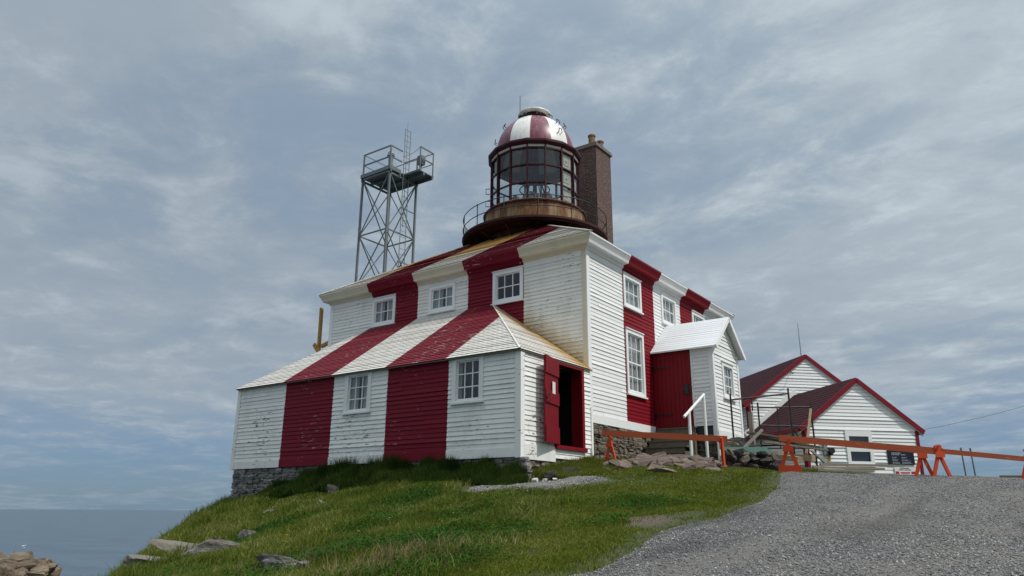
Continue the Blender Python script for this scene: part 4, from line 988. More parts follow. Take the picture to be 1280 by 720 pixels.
for i, ((x_, y_), s_, mt_, lb) in enumerate(BO):
    mb = MB(); z_ = tz(x_, y_)+s_[2]*(0.0 if mt_ == 'stone_ledge' else 0.15); rockmesh(mb, (x_, y_, z_), s_, 100+i*3, 4, 16, 0.05, 0.75 if s_[0] > 0.3 else i, tilt=(R(-14), R(6)) if s_[0] > 0.3 else (0.1, 0.1))
    tag(mb.build('boulder', M[mt_], base=(x_, y_, z_-s_[2]*0.3)), lb, 'rock')
# rocky knoll at the left edge, rising from the cliff
mb = MB()
rr = random.Random(5)
kn = Vector((-14.05, -8.3, -2.6))
for i in range(70):
    a = rr.uniform(0, 6.28); d_ = rr.uniform(0, 1.0)**0.6; x_ = kn.x+d_*1.45*math.cos(a); y_ = kn.y+d_*1.25*math.sin(a)
    z_ = -1.30-0.30*d_*d_-rr.uniform(0, 0.25)
    rockmesh(mb, (x_, y_, z_), (rr.uniform(0.22, 0.45), rr.uniform(0.16, 0.3), rr.uniform(0.14, 0.24)), 300+i, 3, 14, 0.05, 0.5+rr.uniform(-0.4, 0.4), tilt=(R(rr.gauss(25, 12)), R(rr.gauss(0, 12))))
for i in range(40):
    a = rr.uniform(0, 6.28); x_ = kn.x+1.25*math.cos(a); y_ = kn.y+1.1*math.sin(a)
    rockmesh(mb, (x_, y_, rr.uniform(-8.0, -2.1)), (rr.uniform(0.4, 0.8), rr.uniform(0.3, 0.6), rr.uniform(0.3, 0.6)), 400+i, 2, 10, 0.1, a)
mb.lathe([(0.0, -1.7), (1.2, -2.1), (1.7, -4), (2.6, -12), (6, -30)], (kn.x, kn.y), 14)
tag(mb.build('rock_knoll', M['stone_tan'], base=(kn.x, kn.y, -2.0)), 'tan blocky rock knoll above the sea at the lower left', 'rock')
mb = MB(); b0 = Vector((-13.66, -8.0, -1.03)); k_ = 0.25
def bp_(x, z): return b0+Vector((x*0.8, x*0.58, z))*k_
mb.tube([bp_(-0.20, 0.10), bp_(-0.08, 0.12), bp_(0.03, 0.14), bp_(0.12, 0.17)], 0.055*k_, 8); mb.tube([bp_(0.12, 0.17), bp_(0.15, 0.25)], 0.04*k_, 8); mb.tube([bp_(0.16, 0.25), bp_(0.22, 0.24)], 0.012*k_, 5)
mb.tube([bp_(0, -0.1), bp_(0, 0.12)], 0.012*k_, 5); mb.tube([bp_(0.05, -0.1), bp_(0.05, 0.12)], 0.012*k_, 5)
tag(mb.build('bird', M['bird'], base=tuple(b0), smooth=True), 'tiny white bird standing on top of the tan rock knoll', 'bird')
mb = MB()
for i, (x_, y_) in enumerate(((0.55, -3.45), (0.72, -3.32), (0.9, -3.2))): rockmesh(mb, (x_, y_, tz(x_, y_)+0.06), (0.08-0.02*i, 0.05, 0.06-0.015*i), 500+i, 2, 8, 0.2, i)
tag(mb.build('plastic_scrap', M['plastic'], base=(0.7, -3.35, 0.65)), 'crumpled white plastic scrap at the lean-to corner by the gravel patch', 'litter')

# ochre timber post by the far left corner of the house
o = thing('timber_post', (-11.75, 0.3, 5.0), 'tall ochre timber post with crossed brackets at the left corner of the house', 'post')
mb = MB(); mb.bar((-11.62, 0.1, 0.2), (-11.72, 0.1, 7.42), 0.105, 0.105, side=X_); mb.build('post', M['ochre'], o)
mb = MB(); mb.bar((-11.86, 0.0, 6.0), (-11.46, 0.0, 5.55), 0.07, 0.14, side=Y_); mb.bar((-11.55, 0.1, 5.90), (-11.05, 0.1, 6.02), 0.10, 0.12, side=Y_); mb.build('bracket', M['ochre'], o)

# ------------------------------------------------------------------ steel skeleton tower behind
kT = 0.9
TB = Vector((10.28, -17.787, 0))+(Vector((-19.12, 10.29, 0))-Vector((10.28, -17.787, 0)))*kT
ts = 2.28*kT; TA, TC, TD = TB-X_*ts, TB+Y_*ts, TB-X_*ts+Y_*ts
zd, zr = 19.40*kT, 20.93*kT
o = thing('skeleton_tower', (TB.x-ts/2, TB.y+ts/2, 0), 'grey galvanised steel lattice tower with platform and ladder behind the lighthouse', 'tower')
zlo = -0.6
for p in (TA, TB, TC, TD):
    mb = MB(); a = 0.13
    sx = 1 if p.x < TB.x-0.5 else -1; sy = 1 if p.y < TB.y+0.5 else -1
    top = zr if p is not TD else zr
    mb.box((p.x-0.05, p.y-0.05, zlo), (p.x+0.05, p.y+0.05, zd)); mb.box((p.x-0.035, p.y-0.035, zd), (p.x+0.035, p.y+0.035, zr)); mb.build('leg', M['galv'], o)
lv = [zd-0.15, zd-3.4, zd-6.3, zd-9.2, zd-12.1, zd-15.0]
for a, b in ((TA, TB), (TB, TC), (TC, TD), (TD, TA)):
    mb = MB()
    for z0_, z1_ in zip(lv, lv[1:]):
        mb.bar(a+Zu*z1_, b+Zu*z0_, 0.045, 0.045); mb.bar(b+Zu*z1_, a+Zu*z0_, 0.045, 0.045); mid = (z0_+z1_)/2
    for z_ in lv[1::2]: mb.bar(a+Zu*z_, b+Zu*z_, 0.06, 0.06)
    mb.build('brace', M['galv'], o)
mb = MB(); e = 0.10
mb.box((TA.x-e, TB.y-e, zd-0.02), (TB.x+e, TC.y+e, zd+0.03)); mb.box((TB.x+e, TB.y+ts/2, zd-0.02), (TB.x+0.58*ts, TC.y+e, zd+0.03))
for k in range(4):
    yy = TB.y+ts*k/3; mb.box((TA.x-e, yy-0.05, zd-0.17), (TB.x+e if k < 2 else TB.x+0.58*ts, yy+0.05, zd-0.021))
for k in (0, 1): xx = TA.x+ts*k; mb.box((xx-0.05, TB.y-e, zd-0.26), (xx+0.05, TC.y+e, zd-0.171))
mb.box((TA.x-e, TB.y-e-0.01, zd-0.05), (TB.x+e, TB.y-e+0.02, zd+0.16)); mb.box((TB.x+e-0.02, TB.y-e+0.02, zd-0.05), (TB.x+e+0.01, TB.y+ts*0.35, zd+0.16))
mb.build('platform', M['galv'], o)
mb = MB(); xr = TB.x+0.58*ts; zm = (zd+zr)/2+0.05
E1, E2 = Vector((xr, TB.y+ts/2, 0)), Vector((xr, TC.y, 0))
for z_ in (zr, zm):
    mb.bar(TA+Zu*z_, TB+Zu*z_, 0.05, 0.07); mb.bar(TB+Zu*z_, TB+Y_*ts*0.42+Zu*z_, 0.05, 0.07); mb.bar(TA+Zu*z_, TD+Zu*z_, 0.035, 0.035)
    mb.bar(E1+Zu*z_, E2+Zu*z_, 0.05, 0.07); mb.bar(E2+Zu*z_, TD+Zu*z_, 0.035, 0.035)
mb.bar(E1+Zu*zm, TB+Y_*ts/2+Zu*zm, 0.035, 0.035)
for p in (E1, E2): mb.bar(p+Zu*zd, p+Zu*zr, 0.05, 0.05)
mb.tube([TB+Y_*ts*0.42+Zu*zr*1.0-Zu*0.3]+[(TB+Y_*ts*0.42).lerp(E1, t)+Zu*(zr-0.3+0.3*t-1.2*t*(1-t)*0.5) for t in (0.2, 0.4, 0.6, 0.8)]+[E1+Zu*zr], 0.012, 5)
mb.build('railing', M['galv'], o)
mb = MB(); lx = TB.x+0.14; ly0, ly1 = TB.y+ts*0.42, TB.y+ts*0.42+0.42
for y_ in (ly0, ly1): mb.tube([(lx, y_, zlo), (lx, y_, zr+1.35)], 0.022, 6)
z_ = 0.0
while z_ < zr+1.3: mb.tube([(lx, ly0, z_), (lx, ly1, z_)], 0.012, 5); z_ += 0.33
for z_ in (zd-2.0, zd-5, zd-8, zd-11): mb.bar((lx, ly0-0.1, z_), (lx, ly1+0.5, z_), 0.04, 0.05)
mb.build('ladder', M['galv'], o)
mb = MB(); mb.tube([(lx-0.05, (ly0+ly1)/2, zd-3), (lx-0.05, (ly0+ly1)/2, zr+1.9)], 0.02, 6, r2=0.010); mb.build('mast', M['galv'], o)
q = TB+Vector((-ts*0.2, ts*0.2, 0)); mb = MB(); mb.lathe([(0, zd+0.03), (0.22, zd+0.03), (0.22, zd+0.4), (0.12, zd+0.45), (0.14, zd+0.95), (0.22, zd+1.0), (0.16, zd+1.25), (0, zd+1.32)], (q.x, q.y), 14); mb.build('beacon_light', M['meter'], o)
q = E1+Vector((-0.25, 0.35, 0)); mb = MB(); mb.box((q.x-0.16, q.y-0.16, zd+0.5), (q.x+0.16, q.y+0.16, zd+1.0)); mb.tube([(q.x, q.y, zd), (q.x, q.y, zd+0.5)], 0.05, 8); mb.build('equipment_box', M['galv'], o)

# ------------------------------------------------------------------ the two white sheds
def shed(A, deg, length, wl, wr, drop, zbot, name, label, overh=0.08, right_vis=True, tz_=None):
    t = math.atan2(-0.588, 0.809)+R(deg); L = Vector((math.sin(t), math.cos(t), 0)); Wd = Vector((math.cos(t), -math.sin(t), 0)); A = Vector(A)
    o = thing(name, (A.x, A.y, zbot), label, 'shed')
    ze = A.z-drop; F = A+L*overh; sp = drop/wl
    hw0, hw1 = wl-0.22, wr-0.22
    mb = MB()
    lim = lambda z: (-hw0, hw1) if z < ze+0.2*sp else (-max(0.0, (A.z-0.14-z)/sp), max(0.0, (A.z-0.14-z)*wr/drop))
    g0 = Vector((F.x, F.y, 0))
    boards(mb, g0, Wd, Zu, -L, zbot, A.z-0.14, lambda z: (max(-hw0, lim(z)[0]), min(hw1, lim(z)[1])), h=0.125, t=0.028, holes=tz_ or ())
    for sd, hw in ((-1, hw0), (1, hw1)):
        p = g0+Wd*sd*hw; boards(mb, p if sd < 0 else p+L*length, L if sd > 0 else L, Zu, Wd*sd, zbot, ze+0.05, (lambda z: (0, length-overh)) if sd < 0 else (lambda z: (-length+overh, 0)), h=0.125, t=0.028)
    b0_ = g0+L*(length-0.05); mb.poly([b0_-Wd*hw0+Zu*zbot, b0_+Wd*hw1+Zu*zbot, b0_+Wd*hw1+Zu*ze, b0_+Zu*(A.z-0.1), b0_-Wd*hw0+Zu*ze])
    if tz_:
        for hh in tz_: mb.poly([g0+L*0.25+Wd*hh[0]+Zu*hh[2], g0+L*0.25+Wd*hh[1]+Zu*hh[2], g0+L*0.25+Wd*hh[1]+Zu*hh[3], g0+L*0.25+Wd*hh[0]+Zu*hh[3]], 1)
    mb.build('wall', [M['shed_white'], M['dark']], o)
    mb = MB()
    for sd, wd_ in ((-1, wl), (1, wr)):
        e0 = A+Wd*sd*wd_-Zu*drop; n_ = int(math.hypot(wd_, drop)/0.2)
        for k in range(n_):
            p, q = e0.lerp(A, k/n_), e0.lerp(A, (k+1)/n_); up_ = Zu*0.012
            mb.poly([p+up_, p+L*length+up_, q+L*length, q]); mb.poly([p, p+L*length, p+L*length+up_, p+up_])
        mb.poly([e0-Zu*0.10, A-Zu*0.10, A+L*length-Zu*0.10, e0+L*length-Zu*0.10])
    rf_ = mb.build('roof', M['shed_roof'], o)
    mb = MB()
    for sd, wd_ in ((-1, wl), (1, wr)):
        e0 = A+Wd*sd*wd_-Zu*drop
        mb.bar(e0-Zu*0.08-L*0.02, A-Zu*0.085-L*0.02, 0.04, 0.17, side=L)
        mb.bar(e0-Zu*0.07+L*0.01, e0-Zu*0.07+L*length, 0.04, 0.14, side=Wd)
    for sd, hw in ((-1, hw0), (1, hw1)): 
        c = g0+Wd*sd*(hw-0.04); mb.obox(c-L*0.03+Zu*(zbot+ze)/2, Wd*0.055, L*0.022, Zu*((ze-zbot)/2-0.01)); 
        if sd < 0: mb.obox(g0-Wd*(hw+0.035)+L*0.05+Zu*(zbot+ze)/2, Wd*0.02, L*0.06, Zu*((ze-zbot)/2-0.01))
    mb.build('trim', M['shed_trim'], o)
    mb = MB()
    for sd, wd_ in ((-1, wl), (1, wr)):
        e0 = A+Wd*sd*wd_-Zu*drop; p, q = e0-Zu*0.185+L*0.05, A-Zu*0.19+L*0.05; mb.bar(p, q, 0.12, 0.035, side=L)
    mb.build('soffit', M['shed_white'], o)
    return o, L, Wd, g0
A1 = Vector((4.607, 11.472, 4.803))
SW = (-0.53, 0.24, 1.80, 2.68)
s1, L1, W1, G1 = shed(A1, -9, 4.3, 2.42, 2.46, 1.86, 0.9, 'shed', 'white clapboard shed with maroon roof and one window, nearer of the two sheds', tz_=[SW])
def on1(a, z, d): return G1+W1*a+Zu*z-L1*d
mb = MB(); tw = 0.13; a0, a1, z0, z1 = SW
for q in ((a0-tw, a0, z0-0.14, z1+0.2), (a1, a1+tw, z0-0.14, z1+0.2), (a0, a1, z1, z1+0.2), (a0, a1, z0-0.14, z0), (a0, a1, (z0+z1)/2-0.10, (z0+z1)/2+0.10)):
    mb.obox(on1((q[0]+q[1])/2, (q[2]+q[3])/2, 0.03), W1*(q[1]-q[0])/2, L1*0.03, Zu*(q[3]-q[2])/2)
mb.obox(on1((a0+a1)/2, z0-0.15, 0.07), W1*((a1-a0)/2+0.2), L1*0.035, Zu*0.03)
fr = mb.build('window', M['shed_white'], s1)
mb = MB(); mb.poly([on1(a0, z0, 0.005), on1(a1, z0, 0.005), on1(a1, z1, 0.005), on1(a0, z1, 0.005)]); mb.build('pane', M['glass'], fr)
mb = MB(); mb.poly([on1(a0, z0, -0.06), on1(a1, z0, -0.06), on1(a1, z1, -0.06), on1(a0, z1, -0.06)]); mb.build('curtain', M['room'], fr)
# the bigger shed stands against the back of the first
P2 = A1+L1*4.3
def ray_plane(px_, py_, P, n):
    d = fw+rtv*((px_-640)/927.42)+upv*((360-py_)/927.42); c = Vector((10.28, -17.787, 0)); return c+d*((P-c).dot(n)/d.dot(n))
A2 = Vector((2.05, 16.31, 6.55))
SH2 = ray_plane(1006, 443, P2, L1)
A2 = Vector((round(SH2.x, 2), round(SH2.y, 2), round(SH2.z, 2)))
s2, L2, W2, G2 = shed(A2+L2*0.0 if False else A2, -9, 8.5, 3.0, 3.0, 2.2, 0.9, 'shed', 'larger white clapboard shed with maroon roof and whip antenna, standing behind the other shed', overh=0.05)
mb = MB(); mb.tube([A2+L1*0.3-Zu*0.1, A2+L1*0.3+Zu*1.45], 0.02, 6, r2=0.01); mb.build('antenna', M['galv'], s2)
mb = MB(); p = A2-W1*0.75-Zu*0.78-L1*0.0; mb.tube([p-L1*0.03, p-L1*0.25-Zu*0.12, p-W1*0.2-L1*0.25-Zu*0.16], 0.015, 5); mb.build('cable_bracket', M['iron'], s2)
# flashing board where the two roofs meet
mb = MB(); mb.bar(A1+L1*4.24-W1*2.38-Zu*1.70, A1+L1*4.24+Zu*0.14, 0.03, 0.18, side=L1); mb.build('flashing_board', M['shed_white'], s1)
# signs and meter on the near shed
def sign_text(parts, a0, a1, z0, z1): pass
o = thing('information_sign', on1(1.42, 1.71, 0.04), 'navy information board with pale lettering on the right end of the near shed', 'sign')
mb = MB(); mb.obox(on1(1.42, 1.965, 0.045), W1*0.52, L1*0.012, Zu*0.255); mb.build('board', M['navy'], o)
mb = MB()
def line(a, b, z, h): mb.obox(on1((a+b)/2, z, 0.059), W1*(b-a)/2, L1*0.001, Zu*h/2)
rr = random.Random(3)
for z_, h_, segs in ((2.115, 0.035, ((1.05, 1.42),)), (2.06, 0.03, ((1.05, 1.36), (1.42, 1.60))), (1.965, 0.02, ((1.06, 1.26), (1.43, 1.64))), (1.93, 0.012, ((1.06, 1.2), (1.43, 1.55))), (1.875, 0.02, ((1.06, 1.29), (1.43, 1.68))), (1.845, 0.012, ((1.06, 1.26), (1.43, 1.8))), (1.79, 0.018, ((1.06, 1.33), (1.43, 1.78))), (1.755, 0.018, ((1.06, 1.36), (1.43, 1.82)))):
    for a, b in segs:
        x_ = a
        while x_ < b: l_ = rr.uniform(0.03, 0.08); line(x_, min(b, x_+l_), z_, h_); x_ += l_+0.012
mb.build('lettering', M['signgrey'], o)
o = thing('warning_sign', on1(1.5, 1.33, 0.04), 'small red and white warning notice below the navy information board', 'sign')
mb = MB(); mb.obox(on1(1.50, 1.475, 0.045), W1*0.40, L1*0.010, Zu*0.155); mb.build('board', M['signwhite'], o)
mb = MB()
for a, b, z_, h_ in ((1.12, 1.26, 1.43, 0.09), (1.74, 1.88, 1.43, 0.09), (1.3, 1.7, 1.44, 0.03), (1.34, 1.66, 1.40, 0.025)): mb.obox(on1((a+b)/2, z_, 0.056), W1*(b-a)/2, L1*0.001, Zu*h_/2)
mb.build('red_marking', M['signred'], o)
mb = MB()
for a, b, z_, h_ in ((1.32, 1.68, 1.59, 0.03), (1.26, 1.45, 1.53, 0.03), (1.48, 1.74, 1.53, 0.03)): mb.obox(on1((a+b)/2, z_, 0.056), W1*(b-a)/2, L1*0.001, Zu*h_/2)
mb.build('lettering', M['signblack'], o)
o = thing('electric_meter', on1(-1.40, 2.0, 0.04), 'grey electric meter box with round dial on the near shed wall', 'meter')
mb = MB(); mb.obox(on1(-1.52, 2.28, 0.08), W1*0.07, L1*0.05, Zu*0.28); mb.build('box', M['meter'], o)
mb = MB(); mb.obox(on1(-1.36, 2.12, 0.09), W1*0.09, L1*0.06, Zu*0.13); c = on1(-1.36, 2.14, 0.15); mb.tube([c, c-L1*0.12], 0.105, 14); mb.build('dial', M['iron'], o)
mb = MB(); mb.obox(on1(-1.36, 1.86, 0.034), W1*0.05, L1*0.003, Zu*0.12); mb.build('stain', M['yellow'], o)
# power cable from the shed eave off to the right
mb = MB(); p = Vector(A1+W1*2.42-Zu*1.84); q = Vector((30.0, 28.0, 8.3))
qq = ray_plane(1400, 466, A1+L1*6, L1)
mb.tube([p.lerp(qq, t/16)-Zu*0.9*(t/16)*(1-t/16) for t in range(17)], 0.013, 6)
tag(mb.build('power_cable', M['galv'], base=tuple(p)), 'thin power cable sagging away from the near shed eave across the sky', 'cable')

# ------------------------------------------------------------------ orange barriers
def trestle(crossboard=True):
    o = thing('sawhorse_trestle', (0, 0, 0), 'x', 'trestle', 'orange sawhorse trestles', local=True)
    H = 0.80
    for sd in (-1, 1):
        mb = MB(); mb.bar((sd*0.235, 0, 0), (-sd*0.05, 0.0+sd*0.022, H+0.03), 0.042, 0.085, side=Y_); mb.build('leg', M['orange'], o)
    mb = MB(); mb.box((-0.125, -0.065, 0.52), (0.125, -0.045, 0.66)); mb.build('gusset', M['orange'], o)
    if crossboard: mb = MB(); mb.box((-0.27, -0.068, 0.02), (0.27, -0.045, 0.19)); mb.build('crossboard', M['orange'], o)
    return o
t0 = trestle(); t1 = trestle(False)
used = set()
for kind, x_, y_, yaw, s_, lb in (
    (0, 0.62, -0.02, -20, 0.88, 'orange trestle holding the left end of the short barrier by the house corner'),
    (1, 3.30, 0.98, -62, 0.92, 'orange trestle seen edge on, right end of the short barrier below the handrail'),
    (0, 4.74, 1.68, 12, 1.0, 'orange trestle with crossboard at the left end of the long barrier'),
    (1, 7.50, 3.12, 30, 0.90, 'left one of the two orange trestles standing together mid barrier'),
    (1, 7.86, 3.24, 42, 0.95, 'right one of the two orange trestles standing together mid barrier'),
    (1, 9.62, 4.34, 20, 0.9, 'orange trestle cut off by the right edge of the photo')):
    src = (t0, t1)[kind]; o = src if kind not in used else copy_tree(src); used.add(kind)
    o.location = (x_, y_, tz(x_, y_)-0.01); o.rotation_euler = (0, 0, R(yaw)); o.scale = (s_, s_, s_); o['label'] = lb
def plank(p, q, w_, t_, mt_, lb, name='barrier_plank', group='orange barrier planks', cat='plank'):
    p, q = Vector(p), Vector(q); d = (q-p); sd = Vector((0, 0, 1)).cross(d); mb = MB()
    n = 6
    mb.bar(p, q, t_, w_, side=sd); return tag(mb.build(name, mt_, base=tuple((p+q)/2)), lb, cat, group)
plank((0.42, -0.10, 2.035), (3.42, 1.06, 1.82), 0.15, 0.045, M['plank_orange'], 'faded orange plank of the short barrier in front of the dark steps')
plank((4.56, 1.60, 1.83), (7.95, 3.31, 1.475), 0.16, 0.045, M['plank_orange'], 'faded orange plank running across the near shed window')
plank((7.66, 3.24, 1.52), (10.4, 4.72, 1.20), 0.115, 0.045, M['plank_orange'], 'faded orange plank leading out of the photo on the right')
for x_, y_, lb in ((8.06, 6.56, 'left thin grey steel stake behind the right barrier plank'), (8.27, 6.71, 'right thin grey steel stake behind the right barrier plank')):
    z_ = tz(x_, y_); mb = MB(); mb.tube([(x_, y_, z_-0.2), (x_-0.02, y_-0.02, z_+0.78)], 0.02, 6); mb.tube([(x_-0.02, y_-0.02, z_+0.72), (x_-0.02, y_-0.02, z_+0.79)], 0.026, 6)
    tag(mb.build('steel_stake', M['galv'], base=(x_, y_, z_)), lb, 'stake', 'steel stakes by the barrier')
mb = MB(); mb.bar((8.9, 5.6, tz(8.9, 5.6)+0.04), (11.2, 6.6, tz(11.2, 6.6)+0.09), 0.09, 0.09)
tag(mb.build('timber_beam', M['stepwood'], base=(9.5, 5.9, 0.9)), 'low dark timber beam lying on the gravel crest at the right edge', 'beam')

# ------------------------------------------------------------------ scaffold and building materials
o = thing('scaffold', (3.3, 5.3, 1.4), 'black tubular scaffold frames standing between the porch and the near shed', 'scaffold')
SF = [(2.60, 3.83, 3.40), (4.00, 4.85, 3.58), (2.76, 5.80, 3.36), (4.11, 6.78, 3.36)]
for x_, y_, zt in SF:
    mb = MB(); mb.tube([(x_, y_, tz(x_, y_)-0.05), (x_, y_, zt)], 0.028, 8); mb.build('post', M['iron'], o)
for (a, b, za, zb_) in ((0, 1, 3.22, 3.42), (2, 3, 3.20, 3.24), (2, 3, 2.65, 2.62), (0, 1, 1.88, 1.92), (2, 3, 1.95, 1.95)):
    mb = MB(); mb.tube([(SF[a][0], SF[a][1], za), (SF[b][0], SF[b][1], zb_)], 0.024, 8); mb.build('rail', M['iron'], o)
for f_, zt in ((0.36, 3.22), (0.62, 2.6)):
    mb = MB(); p = Vector(SF[2][:2]+(0,)).lerp(Vector(SF[3][:2]+(0,)), f_); q = Vector(SF[0][:2]+(0,)).lerp(Vector(SF[1][:2]+(0,)), f_)
    mb.tube([p+Zu*1.95, p+Zu*zt], 0.02, 8)
    if f_ < 0.5: mb.tube([q+Zu*3.27, q+Zu*2.9], 0.02, 8)
    mb.build('upright', M['iron'], o)
mb = MB(); mb.tube([(SF[2][0]+0.85, SF[2][1]+0.6, 2.55), (SF[3][0], SF[3][1], 1.45)], 0.022, 8); mb.tube([(SF[1][0], SF[1][1], 2.0), (SF[3][0], SF[3][1], 1.95)], 0.02, 8); mb.build('brace', M['iron'], o)
# green board on a stub of stone wall
mb = MB(); mb.obox((3.56, 2.08, 1.60), Vector((0.50, 0.36, 0)), Vector((-0.24, 0.34, 0.105)), Vector((0.0, -0.012, 0.02)))
gb = thing('green_board', (3.52, 2.14, 1.56), 'green painted board with pale edging lying on a stub of dark stones', 'board')
mb.build('panel', M['green'], gb)
mb = MB(); mb.obox((3.82, 1.71, 1.49), Vector((0.53, 0.385, 0)), Vector((-0.02, 0.03, 0)), Vector((0, 0, 0.035))); mb.build('edging', M['greywood'], gb)
for i in range(24):
    cl, rw, dp = i % 5, (i//5) % 3, i//15
    u_ = -0.46+0.23*cl+rnd.uniform(-0.05, 0.05)+(0.1 if rw % 2 else 0)
    x_, y_ = 3.76+u_*0.95-0.36*dp*0.6, 1.70+u_*0.70+0.36*dp*0.8; s_ = rnd.uniform(0.12, 0.16); z_ = tz(x_, y_)+0.06+rw*0.165; mb = MB()
    rockmesh(mb, (x_, y_, z_), (s_*1.1, s_, s_*0.8), 700+i, 2, 9, 0.07, i)
    tag(mb.build('field_stone', M[('stone_dark', 'stone_dark', 'stone_brown', 'stone_dark')[(i*7) % 4]], base=(x_, y_, z_-0.1)), 'rough stone in the low heap under the green board', 'stone', 'stones heaped under the green board')
PL = [  # p, q, width, thickness, material, label
 ((2.85, 4.3, 2.30), (4.1, 4.95, 2.06), 0.26, 0.05, 'stepwood', 'dark wide board heaped under the scaffold, uppermost on the left'),
 ((3.0, 4.6, 2.18), (4.6, 5.3, 1.86), 0.24, 0.05, 'stepwood', 'dark board sloping down to the right under the scaffold'),
 ((3.3, 4.3, 2.0), (4.9, 5.0, 1.74), 0.18, 0.05, 'greywood', 'grey weathered board under the dark boards of the heap'),
 ((3.4, 3.9, 1.62), (4.55, 3.35, 1.40), 0.20, 0.14, 'wood', 'thick pale sawn timber with its end grain facing the gravel'),
 ((3.6, 4.4, 1.60), (4.75, 3.95, 1.46), 0.16, 0.16, 'wood', 'squared pale timber behind the long barrier trestle'),
 ((3.7, 3.1, 1.20), (4.28, 2.45, 1.16), 0.18, 0.16, 'wood', 'short sawn timber block right of the green board'),
 ((4.9, 3.95, 1.30), (6.75, 5.25, 1.27), 0.11, 0.05, 'greywood', 'long grey board lying on top of the low stack below the shed window'),
 ((4.75, 3.75, 1.22), (6.3, 4.95, 1.19), 0.13, 0.05, 'wood', 'tan board lying in the low stack below the shed window'),
 ((4.9, 3.6, 1.12), (6.1, 4.5, 1.10), 0.12, 0.05, 'greywood', 'lowest pale board at the front of the low stack'),
 ((4.55, 4.6, 1.72), (5.0, 4.35, 1.30), 0.10, 0.04, 'stepwood', 'short dark offcut tilted against the low stack')]
for p, q, a, b, mt_, lb in PL:
    g_ = 'boards stacked below the shed window' if 'low stack' in lb else 'boards heaped under the scaffold'
    p, q = Vector(p), Vector(q); mb = MB(); mb.bar(p, q, a, b); tag(mb.build('lumber_board', M[mt_], base=tuple((p+q)/2)), lb, 'board', g_)
mb = MB(); mb.bar((3.05, 3.35, 1.78), (3.45, 3.85, 2.30), 0.05, 0.07); tag(mb.build('leaning_board', M['greywood'], base=(3.05, 3.35, 1.7)), 'pale grey stick leaning to the right above the green board', 'board')
mb = MB(); mb.bar((4.2, 5.2, 1.5), (4.25, 6.2, 3.10), 0.06, 0.05); tag(mb.build('leaning_board', M['wood'], base=(4.2, 5.2, 1.5)), 'long pale board leaning against the right scaffold post', 'board')
mb = MB(); mb.box((2.78, 4.72, 1.2), (2.90, 4.84, 2.95)); tag(mb.build('timber_post', M['greywood'], base=(2.84, 4.78, 1.3)), 'short grey square post standing between the porch corner and scaffold', 'post')
mb = MB()
for i, (x_, y_) in enumerate(((2.5, 3.5), (2.75, 3.75), (2.6, 4.1))):
    mb = MB(); rockmesh(mb, (x_, y_, 1.82+0.06*i), (0.32, 0.26, 0.24), 760+i, 2, 9, 0.1, i); tag(mb.build('field_stone', M[('stone_tan', 'stone_dark', 'stone_grey')[i]], base=(x_, y_, 1.7)), ('tan', 'dark', 'grey')[i]+' stone piled by the porch corner under the scaffold', 'stone')

# ------------------------------------------------------------------ gravel stones, grass, flowers
rng = np.random.default_rng(11)
CAMX, CAMY = 10.28, -17.787
def in_view(x, y, m=1.06):
    dx, dy = x-CAMX, y-CAMY; f_ = dx*fw0.x+dy*fw0.y; r_ = dx*rt0.x+dy*rt0.y
    return (f_ > 5) & (np.abs(r_) < f_*0.78*m+0.5)
def pebbles(name, P, n, box, smin, smax, pw_=1.6):
    x = rng.uniform(box[0], box[1], n); y = rng.uniform(box[2], box[3], n)
    d = np.hypot(x-CAMX, y-CAMY); k = in_view(x, y) & (inpoly(x, y, P)) & (rng.random(n) < np.clip(9/d, 0, 1)**pw_*(1-0.75*np.maximum(np.exp(-((x-0.1*y-8.2)/0.4)**2), np.exp(-((x-0.1*y-9.9)/0.4)**2))*(0.5+0.5*np.sin(1.1*y+0.8*x))))
    x, y = x[k], y[k]; n = len(x); z = terrain(x, y)+np.clip(-0.03+pdist(x, y, P)*0.25, -0.02, 0.035)
    s = smin+(smax-smin)*rng.random(n)**2.6
    o = np.array([(1, 0, 0), (-1, 0, 0), (0, 1, 0), (0, -1, 0), (0, 0, 1), (0, 0, -1)], float)
    f_ = np.array([(0, 2, 4), (2, 1, 4), (1, 3, 4), (3, 0, 4), (2, 0, 5), (1, 2, 5), (3, 1, 5), (0, 3, 5)])
    a = rng.uniform(0, 6.28, n); v = o[None]*s[:, None, None]*rng.uniform(0.55, 1.25, (n, 6, 1))*np.array([1, 0.85, 0.6])
    v = v+rng.normal(0, 0.18, (n, 6, 3))*s[:, None, None]
    vx = v[..., 0]*np.cos(a)[:, None]-v[..., 1]*np.sin(a)[:, None]; vy = v[..., 0]*np.sin(a)[:, None]+v[..., 1]*np.cos(a)[:, None]
    co = np.stack([vx+x[:, None], vy+y[:, None], v[..., 2]+z[:, None]+s[:, None]*0.15], -1).reshape(-1, 3)
    fc = (f_[None]+6*np.arange(n)[:, None, None]).reshape(-1, 3)
    return tag(npmesh(name, co, fc, M['pebble']), kind='stuff')
tag(pebbles('gravel_stones', GRAVEL, 620000, (3.8, 16, -13.5, 7), 0.004, 0.021), 'loose grey crushed stone covering the gravel road', 'gravel')
tag(pebbles('gravel_stones', PATH, 34000, (-2, 2.2, -5.5, -2.2), 0.012, 0.03, 0.0), 'loose grey crushed stone of the small patch by the lean-to door', 'gravel')

